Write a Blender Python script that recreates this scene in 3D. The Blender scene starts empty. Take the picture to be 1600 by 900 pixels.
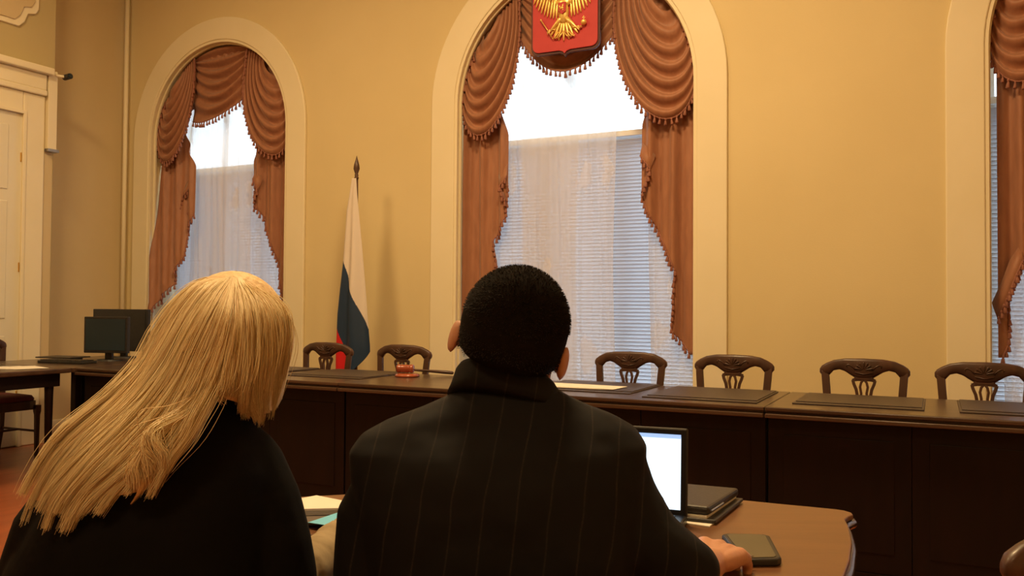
import bpy, bmesh, math, random
import numpy as np
from mathutils import Vector, Matrix
random.seed(7); rng = np.random.default_rng(7)
scene = bpy.context.scene
COL = scene.collection
PI = math.pi
# ------------------------------------------------------------------ camera
YAW, PITCH, ROLL = math.radians(26.5), math.radians(1.33), math.radians(0.4)
EYE = Vector((0, 0, 1.22))
cam = bpy.data.objects.new('camera', bpy.data.cameras.new('camera'))
COL.objects.link(cam); scene.camera = cam
fwd = Vector((-math.sin(YAW)*math.cos(PITCH), math.cos(YAW)*math.cos(PITCH), math.sin(PITCH)))
rt = Vector((math.cos(YAW), math.sin(YAW), 0)); up = rt.cross(fwd)
R_ = rt*math.cos(ROLL) + up*math.sin(ROLL); U_ = up*math.cos(ROLL) - rt*math.sin(ROLL)
m = Matrix((R_, U_, -fwd)).transposed().to_4x4(); m.translation = EYE
cam.matrix_world = m
cam.data.sensor_width = 36; cam.data.lens = 1330/1600*36
cam.data.clip_start = .05; cam.data.clip_end = 200
# ------------------------------------------------------------------ exposure, sky, lamps
vs = scene.view_settings
vs.view_transform = 'Standard'; vs.look = 'None'; vs.gamma = 1; vs.use_curve_mapping = False
vs.exposure = 0.12
w = bpy.data.worlds.new('overcast_sky'); scene.world = w; w.use_nodes = True
nt = w.node_tree; bg = nt.nodes['Background']
tc = nt.nodes.new('ShaderNodeTexCoord'); sp = nt.nodes.new('ShaderNodeSeparateXYZ'); rp = nt.nodes.new('ShaderNodeValToRGB')
nt.links.new(tc.outputs['Generated'], sp.inputs[0]); nt.links.new(sp.outputs['Z'], rp.inputs[0]); nt.links.new(rp.outputs[0], bg.inputs[0])
rp.color_ramp.elements[0].position = 0.0; rp.color_ramp.elements[0].color = (.40, .47, .60, 1)
rp.color_ramp.elements[1].position = .30; rp.color_ramp.elements[1].color = (.80, .92, 1.0, 1)
bg.inputs[1].default_value = 3.5
def area(name, loc, size, power, col, rot=(0, 0, 0)):
    l = bpy.data.lights.new(name, 'AREA'); l.shape = 'DISK'; l.size = size; l.energy = power; l.color = col
    o = bpy.data.objects.new(name, l); o.location = loc; o.rotation_euler = rot; COL.objects.link(o); return o
WARM = (1.0, .68, .325)
area('ceiling_lamp', (-1.6, 3.0, 5.0), 1.0, 190, WARM)
area('ceiling_lamp', (-5.0, 2.4, 5.0), 1.0, 105, WARM)
area('ceiling_lamp', (-.5, -2.0, 5.0), 1.0, 65, WARM)

# ------------------------------------------------------------------ helpers
class G:
    def __init__(s): s.v = []; s.f = []; s.m = []
    def add(s, v, f, mi=0):
        b = len(s.v); s.v += [tuple(p) for p in v]; s.f += [tuple(i+b for i in q) for q in f]; s.m += [mi]*len(f); return s
    def box(s, lo, hi, mi=0):
        x0, y0, z0 = lo; x1, y1, z1 = hi
        return s.add([(x0,y0,z0),(x1,y0,z0),(x1,y1,z0),(x0,y1,z0),(x0,y0,z1),(x1,y0,z1),(x1,y1,z1),(x0,y1,z1)],
            [(0,3,2,1),(4,5,6,7),(0,1,5,4),(1,2,6,5),(2,3,7,6),(3,0,4,7)], mi)
    def obox(s, c, size, M, mi=0):
        hx, hy, hz = [q/2 for q in size]; g = G().box((-hx,-hy,-hz),(hx,hy,hz))
        return s.add([tuple(Vector(c)+M@Vector(p)) for p in g.v], g.f, mi)
    def rings(s, R, cap=True, mi=0, closed=False):
        n = len(R[0]); v = [p for r in R for p in r]; f = []
        for i in range(len(R)-(0 if closed else 1)):
            a, b = i*n, ((i+1) % len(R))*n
            for j in range(n): k = (j+1) % n; f.append((a+j, a+k, b+k, b+j))
        if cap and not closed: f.append(tuple(range(n))[::-1]); f.append(tuple((len(R)-1)*n+j for j in range(n)))
        return s.add(v, f, mi)
    def tube(s, path, rad, n=8, mi=0, flat=1.0, round_ends=False):
        P = [Vector(p) for p in path]; rr = list(rad) if hasattr(rad, '__len__') else [rad]*len(P)
        if round_ends:
            for side in (0, -1):
                a, b = (P[0], P[1]) if side == 0 else (P[-1], P[-2])
                d = (a-b).normalized(); r = rr[side]
                e = [(a+d*r*.5, r*.85), (a+d*r*.87, r*.5), (a+d*r*.99, r*.12)]
                if side == 0: P = [q[0] for q in e[::-1]]+P; rr = [q[1] for q in e[::-1]]+rr
                else: P += [q[0] for q in e]; rr += [q[1] for q in e]
        R = []; pu = None
        for i, p in enumerate(P):
            t = (P[min(i+1, len(P)-1)]-P[max(i-1, 0)]).normalized()
            if pu is None: pu = Vector((0,0,1)) if abs(t.z) < .9 else Vector((0,1,0))
            a = t.cross(pu).normalized(); b = a.cross(t).normalized(); pu = b
            R.append([p+a*math.cos(2*PI*k/n)*rr[i]+b*math.sin(2*PI*k/n)*rr[i]*flat for k in range(n)])
        return s.rings(R, mi=mi)
    def loft(s, L, n=24, mi=0, tilt=0, sq=2.0):      # L: (cx, cy, z, a, b)
        R = []
        for cx, cy, z, a, b in L:
            r = []
            for k in range(n):
                t = 2*PI*k/n; c_, s_ = math.cos(t), math.sin(t)
                x = a*math.copysign(abs(c_)**(2/sq), c_); y = b*math.copysign(abs(s_)**(2/sq), s_)
                r.append((cx+x, cy+y, z+x*tilt))
            R.append(r)
        return s.rings(R, mi=mi)
    def lathe(s, prof, c=(0,0,0), n=16, axis='z', mi=0):   # prof: (r, h)
        R = []
        for r, h in prof:
            q = []
            for k in range(n):
                t = 2*PI*k/n; a, b = r*math.cos(t), r*math.sin(t)
                q.append({'z': (c[0]+a, c[1]+b, c[2]+h), 'x': (c[0]+h, c[1]+a, c[2]+b), 'y': (c[0]+b, c[1]+h, c[2]+a)}[axis])
            R.append(q)
        return s.rings(R, mi=mi)
    def ball(s, c, r, n=16, k=10, M=None, mi=0):
        r = r if hasattr(r, '__len__') else (r, r, r); R = []
        for i in range(k+1):
            a = max(.04, min(PI-.04, PI*i/k))
            q = [Vector((r[0]*math.sin(a)*math.cos(2*PI*j/n), r[1]*math.sin(a)*math.sin(2*PI*j/n), -r[2]*math.cos(a))) for j in range(n)]
            R.append([tuple(Vector(c)+(M@p if M else p)) for p in q])
        return s.rings(R, mi=mi)
    def grid(s, F, nu, nv, mi=None):
        v = [F(i/nu, j/nv) for j in range(nv+1) for i in range(nu+1)]; f = []; ms = []
        for j in range(nv):
            for i in range(nu):
                a = j*(nu+1)+i; f.append((a, a+1, a+nu+2, a+nu+1)); ms.append(mi((i+.5)/nu, (j+.5)/nv) if mi else 0)
        b = len(s.m); s.add(v, f); s.m[b:] = ms; return s
    def prism(s, poly, z0, z1, mi=0):
        n = len(poly)
        return s.add([(x, y, z0) for x, y in poly]+[(x, y, z1) for x, y in poly],
            [tuple(range(n))[::-1], tuple(range(n, 2*n))]+[(i, (i+1) % n, n+(i+1) % n, n+i) for i in range(n)], mi)
ORG = {}
def V2W(x, d, z=0): return Vector((x*math.cos(YAW)-d*math.sin(YAW), x*math.sin(YAW)+d*math.cos(YAW), z))
def obj(name, g, mats, parent=None, origin=(0,0,0), smooth=False, bevel=0, solid=0, sub=0, remesh=0, fixn=True, rz=0):
    """one mesh object; a child's coordinates are written in its root's frame"""
    o0 = Vector(ORG[parent.name]) if parent else Vector(origin)
    me = bpy.data.meshes.new(name)
    me.from_pydata([tuple(Vector(p)-o0) for p in g.v], [], g.f)
    mats = mats if isinstance(mats, (list, tuple)) else [mats]
    for q in mats: me.materials.append(q)
    if len(mats) > 1: me.polygons.foreach_set('material_index', g.m)
    if fixn:
        b = bmesh.new(); b.from_mesh(me); bmesh.ops.recalc_face_normals(b, faces=b.faces); b.to_mesh(me); b.free()
    if smooth: me.polygons.foreach_set('use_smooth', [True]*len(me.polygons))
    o = bpy.data.objects.new(name, me); COL.objects.link(o)
    if parent: o.parent = parent; ORG[o.name] = ORG[parent.name]
    else: o.location = o0; ORG[o.name] = tuple(o0); o.rotation_euler = (0, 0, rz)
    if remesh:
        q = o.modifiers.new('Remesh', 'REMESH'); q.mode = 'VOXEL'; q.voxel_size = remesh; q.use_smooth_shade = True
        q = o.modifiers.new('Smooth', 'SMOOTH'); q.iterations = 3 if remesh < .005 else 6; q.factor = .5
    if bevel: q = o.modifiers.new('Bevel', 'BEVEL'); q.width = bevel; q.segments = 2; q.limit_method = 'ANGLE'
    if solid: q = o.modifiers.new('Solidify', 'SOLIDIFY'); q.thickness = solid; q.offset = 0
    if sub: q = o.modifiers.new('Subdivision', 'SUBSURF'); q.levels = sub; q.render_levels = sub
    return o
def tag(o, label=None, cat=None, group=None, kind=None):
    if label: o['label'] = label
    if cat: o['category'] = cat
    if group: o['group'] = group
    if kind: o['kind'] = kind
    return o
def thing(name, label, cat, origin=(0,0,0), group=None, view=False, rz=0):
    """an Empty at the base. view=True: coordinates are written in the frame of the table the people sit at (turned by YAW)"""
    o = bpy.data.objects.new(name, None); COL.objects.link(o); o.empty_display_size = .1
    if view: o.location = V2W(*origin); o.rotation_euler = (0, 0, YAW)
    else: o.location = origin; o.rotation_euler = (0, 0, rz)
    ORG[o.name] = tuple(origin); return tag(o, label, cat, group)
def struct(name, g, mat, **k): return tag(obj(name, g, mat, **k), kind='structure')
def copy_tree(o, parent=None):
    c = o.copy(); COL.objects.link(c)
    if parent: c.parent = parent
    for ch in o.children: copy_tree(ch, c)
    return c
# ------------------------------------------------------------------ materials
def mat(name, col, rough=.6, col2=None, scale=8, stretch=(1,1,1), bump=0, bscale=60, spec=.5, metal=0, coat=0, sheen=0, emit=0, detail=4, translucent=0, contrast=(.35,.65), coord='Object'):
    M = bpy.data.materials.new(name); M.use_nodes = True; n = M.node_tree; N = n.nodes; L = n.links; b = N['Principled BSDF']
    b.inputs['Base Color'].default_value = (*col, 1); b.inputs['Roughness'].default_value = rough
    b.inputs['Specular IOR Level'].default_value = spec; b.inputs['Metallic'].default_value = metal
    b.inputs['Coat Weight'].default_value = coat; b.inputs['Coat Roughness'].default_value = .15
    b.inputs['Sheen Weight'].default_value = sheen
    if emit: b.inputs['Emission Color'].default_value = (*col, 1); b.inputs['Emission Strength'].default_value = emit
    t = N.new('ShaderNodeTexCoord'); mp = N.new('ShaderNodeMapping'); mp.inputs['Scale'].default_value = stretch
    L.new(t.outputs[coord], mp.inputs[0])
    if col2:
        z = N.new('ShaderNodeTexNoise'); z.inputs['Scale'].default_value = scale; z.inputs['Detail'].default_value = detail
        r = N.new('ShaderNodeValToRGB'); r.color_ramp.elements[0].color = (*col, 1); r.color_ramp.elements[1].color = (*col2, 1)
        r.color_ramp.elements[0].position, r.color_ramp.elements[1].position = contrast
        L.new(mp.outputs[0], z.inputs['Vector']); L.new(z.outputs['Fac'], r.inputs[0]); L.new(r.outputs[0], b.inputs['Base Color'])
    if bump:
        z = N.new('ShaderNodeTexNoise'); z.inputs['Scale'].default_value = bscale; z.inputs['Detail'].default_value = 3
        q = N.new('ShaderNodeBump'); q.inputs['Strength'].default_value = bump; q.inputs['Distance'].default_value = .01
        L.new(mp.outputs[0], z.inputs['Vector']); L.new(z.outputs['Fac'], q.inputs['Height']); L.new(q.outputs[0], b.inputs['Normal'])
    if translucent:
        tr = N.new('ShaderNodeBsdfTranslucent'); tr.inputs[0].default_value = (*col, 1); mx = N.new('ShaderNodeMixShader'); mx.inputs[0].default_value = translucent
        L.new(b.outputs[0], mx.inputs[1]); L.new(tr.outputs[0], mx.inputs[2]); L.new(mx.outputs[0], N['Material Output'].inputs[0])
    return M
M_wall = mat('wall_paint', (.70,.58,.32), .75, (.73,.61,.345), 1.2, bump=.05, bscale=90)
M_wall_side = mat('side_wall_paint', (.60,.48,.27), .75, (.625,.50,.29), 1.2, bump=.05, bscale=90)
M_olive = mat('olive_paint', (.50,.41,.21), .75, (.52,.43,.22), 2)
M_trim = mat('cream_trim_paint', (.82,.74,.52), .55, (.84,.76,.55), 3)
M_door = mat('white_door_paint', (.78,.74,.60), .45, (.76,.71,.56), 3)
M_ceil = mat('ceiling_paint', (.8,.77,.7), .8)
M_pvc = mat('white_window_frame', (.85,.87,.9), .35, (.83,.85,.88), 6)
M_drape = mat('copper_curtain_satin', (.36,.155,.085), .55, (.43,.19,.105), 30, (1,1,.2), bump=.12, bscale=220, sheen=.25, translucent=.10)
M_tassel = mat('tassel_thread', (.30,.12,.085), .7, (.38,.16,.11), 90, (1,1,.2), translucent=.1)
M_wood = mat('chair_walnut', (.045,.019,.012), .42, (.080,.034,.020), 14, (1,1,.15), bump=.06, coat=.12)
M_top = mat('presidium_walnut_top', (.048,.026,.016), .32, (.078,.043,.026), 5, (.25,3,3), coat=.35)
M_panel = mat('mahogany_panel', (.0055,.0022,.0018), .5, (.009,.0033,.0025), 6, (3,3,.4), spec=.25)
M_pad = mat('brown_leather_pad', (.040,.026,.020), .42, (.055,.036,.027), 60, bump=.1, bscale=250)
M_table = mat('reddish_table_veneer', (.145,.060,.023), .36, (.18,.076,.030), 5, (.5,4,4), coat=.2, bump=.02)
M_edge = mat('dark_table_edge', (.05,.028,.024), .25, (.07,.04,.035), 20, coat=.5)
M_floor = mat('red_brown_parquet', (.30,.075,.024), .30, (.38,.10,.034), 2.2, (6,1,1), coat=.25, detail=6)
M_paper = mat('paper', (.80,.76,.68), .8, (.78,.73,.64), 10)
M_blue = mat('pale_blue_paper', (.17,.62,.95), .7, (.19,.64,.97), 10)
M_black = mat('black_plastic', (.012,.012,.014), .4, (.018,.018,.02), 40)
M_screen_off = mat('dark_screen', (.010,.026,.040), .25, (.012,.030,.046), 4)
M_case = mat('black_folder_leather', (.024,.021,.020), .45, (.036,.031,.028), 60, bump=.1, bscale=200)
M_phone = mat('phone_face', (.085,.075,.045), .35, (.095,.082,.05), 5)
M_metal = mat('grey_metal', (.4,.4,.4), .35, (.45,.45,.45), 20, metal=.9)
M_brass = mat('brass', (.7,.45,.12), .3, (.75,.5,.15), 20, metal=.9)
M_gold = mat('gilded_relief', (.88,.60,.16), .34, (.98,.74,.28), 40, metal=.55)
M_red = mat('red_enamel', (.50,.042,.050), .6, (.54,.05,.058), 8)
M_shield_edge = mat('dark_shield_edge', (.07,.022,.025), .5, (.09,.03,.03), 10)
M_gavel = mat('gavel_cherry', (.26,.05,.02), .25, (.36,.08,.03), 12, (.2,1,1), coat=.6)
M_seat = mat('dark_red_seat_cloth', (.11,.012,.010), .8, (.15,.02,.015), 50, bump=.2, bscale=200)
M_skin = mat('skin', (.52,.26,.16), .5, (.60,.31,.20), 30, bump=.08, bscale=150)
M_skin.node_tree.nodes['Principled BSDF'].inputs['Subsurface Weight'].default_value = .1
M_flag = [mat('flag_white', (.78,.70,.62), .6, (.80,.72,.64), 10, translucent=.1), mat('flag_blue', (.012,.034,.080), .5, (.014,.040,.095), 10), mat('flag_red', (.62,.012,.018), .5, (.66,.015,.02), 10)]
M_spear = mat('bronze_finial', (.07,.035,.02), .4, (.1,.05,.03), 30)
M_khaki = mat('khaki_sleeve', (.42,.32,.18), .8, (.36,.27,.15), 18, bump=.3, bscale=30)
M_blackcloth = mat('black_knit', (.0045,.0042,.0048), .95, (.0065,.006,.0065), 10, bump=.25, bscale=22, spec=.15)
M_lip = mat('lip', (.4,.12,.1), .4); M_eye = mat('eye_white', (.8,.8,.8), .2); M_iris = mat('iris', (.05,.03,.02), .2)
M_cord = mat('white_cord', (.7,.7,.7), .6)
# ------------------------------------------------------------------ special materials
def hair_mat(name, dark, light, rough):
    M = bpy.data.materials.new(name); M.use_nodes = True; N = M.node_tree.nodes; L = M.node_tree.links; b = N['Principled BSDF']
    g = N.new('ShaderNodeNewGeometry'); r = N.new('ShaderNodeValToRGB')
    r.color_ramp.elements[0].color = (*dark, 1); r.color_ramp.elements[1].color = (*light, 1)
    L.new(g.outputs['Random Per Island'], r.inputs[0]); L.new(r.outputs[0], b.inputs['Base Color'])
    b.inputs['Roughness'].default_value = rough; b.inputs['Specular IOR Level'].default_value = .35
    return M
M_blonde = hair_mat('blonde_strands', (.74,.52,.26), (1.0,.90,.60), .5)
M_blonde_base = mat('blonde_underlayer', (.72,.50,.25), .6, (.92,.70,.40), 90, (1,1,.08), bump=.5, bscale=90)
M_dark_hair = hair_mat('dark_strands', (.006,.004,.003), (.018,.010,.006), .8)
M_dark_base = mat('dark_hair_base', (.006,.004,.003), .95, (.009,.006,.004), 120, spec=.1)

def pinstripe():
    M = bpy.data.materials.new('pinstripe_wool'); M.use_nodes = True; N = M.node_tree.nodes; L = M.node_tree.links; b = N['Principled BSDF']
    t = N.new('ShaderNodeTexCoord'); mp = N.new('ShaderNodeMapping'); mp.inputs['Rotation'].default_value = (0, math.radians(-9), 0)
    L.new(t.outputs['Object'], mp.inputs[0]); s = N.new('ShaderNodeSeparateXYZ'); L.new(mp.outputs[0], s.inputs[0])
    def mth(op, a, b_=None):
        q = N.new('ShaderNodeMath'); q.operation = op
        for i, x in enumerate((a, b_)):
            if x is None: continue
            if isinstance(x, (int, float)): q.inputs[i].default_value = x
            else: L.new(x, q.inputs[i])
        return q.outputs[0]
    nz = N.new('ShaderNodeTexNoise'); nz.inputs['Scale'].default_value = 5; L.new(t.outputs['Object'], nz.inputs['Vector'])
    x = mth('ADD', s.outputs[0], mth('MULTIPLY', nz.outputs['Fac'], .03))
    f = mth('ABSOLUTE', mth('SUBTRACT', mth('FRACT', mth('DIVIDE', x, .047)), .5))
    line = mth('LESS_THAN', f, .028)
    wv = N.new('ShaderNodeTexNoise'); wv.inputs['Scale'].default_value = 260; L.new(t.outputs['Object'], wv.inputs['Vector'])
    fac = mth('MULTIPLY', line, wv.outputs['Fac'])
    mx = N.new('ShaderNodeMixRGB'); mx.inputs[1].default_value = (.0075,.0074,.0092,1); mx.inputs[2].default_value = (.036,.030,.027,1)
    L.new(fac, mx.inputs[0]); L.new(mx.outputs[0], b.inputs['Base Color']); b.inputs['Roughness'].default_value = .8; b.inputs['Specular IOR Level'].default_value = .2
    fold = N.new('ShaderNodeTexNoise'); fold.inputs['Scale'].default_value = 7; fold.inputs['Detail'].default_value = 2; L.new(t.outputs['Object'], fold.inputs['Vector'])
    bp = N.new('ShaderNodeBump'); bp.inputs['Strength'].default_value = .5; bp.inputs['Distance'].default_value = .05
    L.new(fold.outputs['Fac'], bp.inputs['Height']); L.new(bp.outputs[0], b.inputs['Normal'])
    return M
M_suit = pinstripe()

def sheer():
    M = bpy.data.materials.new('sheer_lace_voile'); M.use_nodes = True; N = M.node_tree.nodes; L = M.node_tree.links
    N.remove(N['Principled BSDF'])
    t = N.new('ShaderNodeTexCoord'); mp = N.new('ShaderNodeMapping'); mp.inputs['Scale'].default_value = (1, 0, .55)
    L.new(t.outputs['Object'], mp.inputs[0])
    v = N.new('ShaderNodeTexVoronoi'); v.inputs['Scale'].default_value = 3.2
    nz = N.new('ShaderNodeTexNoise'); nz.inputs['Scale'].default_value = 7; nz.inputs['Detail'].default_value = 3
    L.new(mp.outputs[0], nz.inputs['Vector'])
    ad = N.new('ShaderNodeMixRGB'); ad.blend_type = 'ADD'; ad.inputs[0].default_value = .22; L.new(mp.outputs[0], ad.inputs[1]); L.new(nz.outputs['Color'], ad.inputs[2])
    L.new(ad.outputs[0], v.inputs['Vector'])
    r = N.new('ShaderNodeValToRGB'); r.color_ramp.elements[0].position = .20; r.color_ramp.elements[0].color = (1,1,1,1)
    r.color_ramp.elements[1].position = .27; r.color_ramp.elements[1].color = (0,0,0,1); L.new(v.outputs['Distance'], r.inputs[0])
    d = N.new('ShaderNodeBsdfDiffuse'); d.inputs[0].default_value = (.88,.77,.62,1)
    tl = N.new('ShaderNodeBsdfTranslucent'); tl.inputs[0].default_value = (.88,.82,.74,1)
    m1 = N.new('ShaderNodeMixShader'); m1.inputs[0].default_value = .45; L.new(d.outputs[0], m1.inputs[1]); L.new(tl.outputs[0], m1.inputs[2])
    tp = N.new('ShaderNodeBsdfTransparent')
    op = N.new('ShaderNodeMath'); op.operation = 'MULTIPLY_ADD'; op.inputs[1].default_value = .24; op.inputs[2].default_value = .50
    L.new(r.outputs[0], op.inputs[0])
    m2 = N.new('ShaderNodeMixShader'); L.new(op.outputs[0], m2.inputs[0]); L.new(tp.outputs[0], m2.inputs[1]); L.new(m1.outputs[0], m2.inputs[2])
    L.new(m2.outputs[0], N['Material Output'].inputs[0]); return M
M_sheer = sheer()
def glass():
    M = bpy.data.materials.new('window_glass'); M.use_nodes = True; N = M.node_tree.nodes; L = M.node_tree.links; N.remove(N['Principled BSDF'])
    tp = N.new('ShaderNodeBsdfTransparent'); tp.inputs[0].default_value = (.93,.96,.97,1); gl = N.new('ShaderNodeBsdfGlossy'); gl.inputs['Roughness'].default_value = .03
    mx = N.new('ShaderNodeMixShader'); mx.inputs[0].default_value = .06
    L.new(tp.outputs[0], mx.inputs[1]); L.new(gl.outputs[0], mx.inputs[2]); L.new(mx.outputs[0], N['Material Output'].inputs[0]); return M
M_glass = glass()
M_slat = mat('blind_slat', (.78,.78,.80), .5, (.80,.80,.82), 9, translucent=.5)

# ------------------------------------------------------------------ the room shell
WY = 6.0; ZS = 2.875; SILL = .42; CEIL = 5.25; XL, XR, YB = -7.42, 2.75, -4.2
# centre x, outer half width, inner half width
WIN = [(-6.17, 1.105, .88), (-2.52, 1.215, .985), (1.27, 1.215, .985)]
def arch(uc, a, y, n=28, zb=SILL):
    return [(uc-a, y, zb)]+[(uc-a*math.cos(PI*k/n), y, ZS+a*math.sin(PI*k/n)) for k in range(n+1)]+[(uc+a, y, zb)]
def wall_with_holes():
    bm = bmesh.new(); 
    def loop(P):
        vs_ = [bm.verts.new(p) for p in P]; return [bm.edges.new((vs_[i], vs_[(i+1) % len(vs_)])) for i in range(len(vs_))]
    es = loop([(XL-.2, WY, 0), (XR+.2, WY, 0), (XR+.2, WY, CEIL), (XL-.2, WY, CEIL)])
    for uc, ao, ai in WIN: es += loop(arch(uc, ai, WY))
    bmesh.ops.triangle_fill(bm, use_beauty=True, edges=es)
    g = G(); bm.verts.index_update(); v = [tuple(x.co) for x in bm.verts]; f = [tuple(q.index for q in F.verts) for F in bm.faces]; bm.free()
    g.add(v, f); g.add([(x, y+.5, z) for x, y, z in v], [q[::-1] for q in f])
    for uc, ao, ai in WIN:                                  # the reveals
        A = arch(uc, ai, WY); n = len(A)
        g.add(A+[(x, y+.5, z) for x, y, z in A], [(i, (i+1) % n, n+(i+1) % n, n+i) for i in range(n)])
    return g
struct('wall_back', wall_with_holes(), M_wall, fixn=False)
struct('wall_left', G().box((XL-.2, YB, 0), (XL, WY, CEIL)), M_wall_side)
struct('wall_right', G().box((XR, YB, 0), (XR+.2, WY, CEIL)), M_wall)
struct('wall_rear', G().box((XL-.2, YB-.2, 0), (XR+.2, YB, CEIL)), M_wall)
struct('floor', G().box((XL-.2, YB-.2, -.1), (XR+.2, WY+.5, 0)), M_floor)
struct('ceiling', G().box((XL-.2, YB-.2, CEIL), (XR+.2, WY+.5, CEIL+.1)), M_ceil)
struct('baseboard_back', G().box((XL, WY-.025, 0), (XR, WY, .14)), M_trim, bevel=.006)
struct('baseboard_left', G().box((XL, 4.95, 0), (XL+.025, WY-.025, .14)), M_trim, bevel=.006)
# arched surrounds
def arch_band(g, uc, a0, a1, y0, y1, n=40, zb=.3):
    R = []
    for i in range(n+3):
        if i == 0: p0, p1 = (uc-a0, zb), (uc-a1, zb)
        elif i == n+2: p0, p1 = (uc+a0, zb), (uc+a1, zb)
        else:
            t = PI*(i-1)/n; p0 = (uc-a0*math.cos(t), ZS+a0*math.sin(t)); p1 = (uc-a1*math.cos(t), ZS+a1*math.sin(t))
        R.append([(p0[0], y0, p0[1]), (p1[0], y0, p1[1]), (p1[0], y1, p1[1]), (p0[0], y1, p0[1])])
    return g.rings(R)
for k, (uc, ao, ai) in enumerate(WIN):
    t = struct('trim_%d' % (k+1), arch_band(G(), uc, ai+.012, ao, WY-.028, WY), M_trim, bevel=.008)
    # inner moulding of the surround, three fine steps going back into the reveal
    obj('inner_moulding', arch_band(arch_band(arch_band(G(), uc, ai-.012, ai+.014, WY-.018, WY+.012), uc, ai-.022, ai+.002, WY+.03, WY+.05), uc, ai-.006, ai+.01, WY-.0, WY+.07), M_trim, t, bevel=.003)
    obj('sill', G().box((uc-ai, WY-.05, SILL-.04), (uc+ai, WY+.42, SILL)), M_trim, t, bevel=.008)
def window(k, uc, a):
    y0, y1 = WY+.36, WY+.42; g = G(); a -= .001
    # root mesh: the outer frame
    arch_band(g, uc, a-.06, a, y0, y1, zb=SILL); g.box((uc-a, y0, SILL), (uc+a, y1, SILL+.07))
    o = tag(obj('window_%d' % k, g, M_pvc), kind='structure')
    obj('transom', G().box((uc-a+.055, y0-.012, 2.50), (uc+a-.055, y1, 2.605)), M_pvc, o, bevel=.006)
    for dx in (-.33*a, .33*a): obj('mullion', G().box((uc+dx-.03, y0-.004, SILL+.06), (uc+dx+.03, y1, 2.51)), M_pvc, o, bevel=.005)
    xs = [-a+.055, -.33*a-.03, -.33*a+.03, .33*a-.03, .33*a+.03, a-.055]
    for i in (0, 2, 4): obj('pane', G().box((uc+xs[i], WY+.39, SILL+.065), (uc+xs[i+1], WY+.396, 2.505)), M_glass, o)
    P = [(uc-(a-.05)*math.cos(PI*i/24), ZS+(a-.05)*math.sin(PI*i/24)) for i in range(25)]
    P = [(uc-a+.05, 2.60)]+P+[(uc+a-.05, 2.60)]; n = len(P)
    obj('fanlight_pane', G().add([(x, WY+.39, z) for x, z in P]+[(x, WY+.396, z) for x, z in P], [tuple(range(n)), tuple(range(n, 2*n))[::-1]]+[(i, (i+1) % n, n+(i+1) % n, n+i) for i in range(n)]), M_glass, o)
    return o
for k, (uc, ao, ai) in enumerate(WIN): window(k+1, uc, ai)

# ------------------------------------------------------------------ blinds and sheers
side_word = ['left', 'middle', 'right']
def blind(k, uc, a):
    z1 = 2.560
    t = thing('venetian_blind', 'white horizontal slat blind hanging behind the %s window\'s sheer curtain' % side_word[k], 'blind', (uc, WY+.3, SILL), 'white venetian blinds')
    obj('headrail', G().box((uc-a+.03, WY+.275, z1), (uc+a-.03, WY+.325, z1+.045)), M_pvc, t, bevel=.004)
    g = G(); z = SILL+.05; R = Matrix.Rotation(math.radians(-52), 3, 'X')
    while z < z1-.01:
        g.obox((uc, WY+.30, z), (2*a-.07, .036, .0012), R); z += .0285
    tag(obj('slats', g, M_slat, t), kind='stuff')
    for dx in (-.62*a, 0, .62*a): obj('ladder_cord', G().box((uc+dx-.0015, WY+.279, SILL+.04), (uc+dx+.0015, WY+.281, z1)), M_cord, t)
    obj('bottom_rail', G().box((uc-a+.035, WY+.285, SILL+.012), (uc+a-.035, WY+.315, SILL+.032)), M_pvc, t, bevel=.003)
    return t
for k, (uc, ao, ai) in enumerate(WIN): blind(k, uc, ai)
def sheer_curtain(k, uc, a, gaps):
    t = thing('sheer_curtain', 'long white patterned voile hanging across the %s arched window' % side_word[k], 'sheer curtain', (uc, WY+.2, SILL), 'voile curtains in the arched windows')
    def panel(x0, x1, ph, yy):
        def F(s, v):
            z = SILL+.015+v*(3.55-SILL); x = x0+(x1-x0)*s
            lim = a-.03 if z < ZS else math.sqrt(max(.01, (a-.03)**2-(z-ZS)**2))
            x = max(-lim, min(lim, x))
            amp = .018+.012*math.sin(x*5+ph)
            return (uc+x+.01*math.sin(z*3+x*20), WY+yy+.6*amp*math.sin(x*34+ph+.6*math.sin(z*1.3+x*3))+.008*math.sin(x*71+z), z)
        return G().grid(F, 150, 40)
    for i, (x0, x1) in enumerate(gaps): obj('panel', panel(x0*a, x1*a, i*2.1+k, .195+.035*(i % 2)), M_sheer, t, smooth=True)
sheer_curtain(0, -6.17, .88, [(-1, .30), (-.15, 1), (-.6, -.05)])
sheer_curtain(1, -2.52, .985, [(-1, .32), (-.5, -.02), (.60, .98)])
sheer_curtain(2, 1.27, .985, [(-.9, .2), (.1, 1)])

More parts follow.
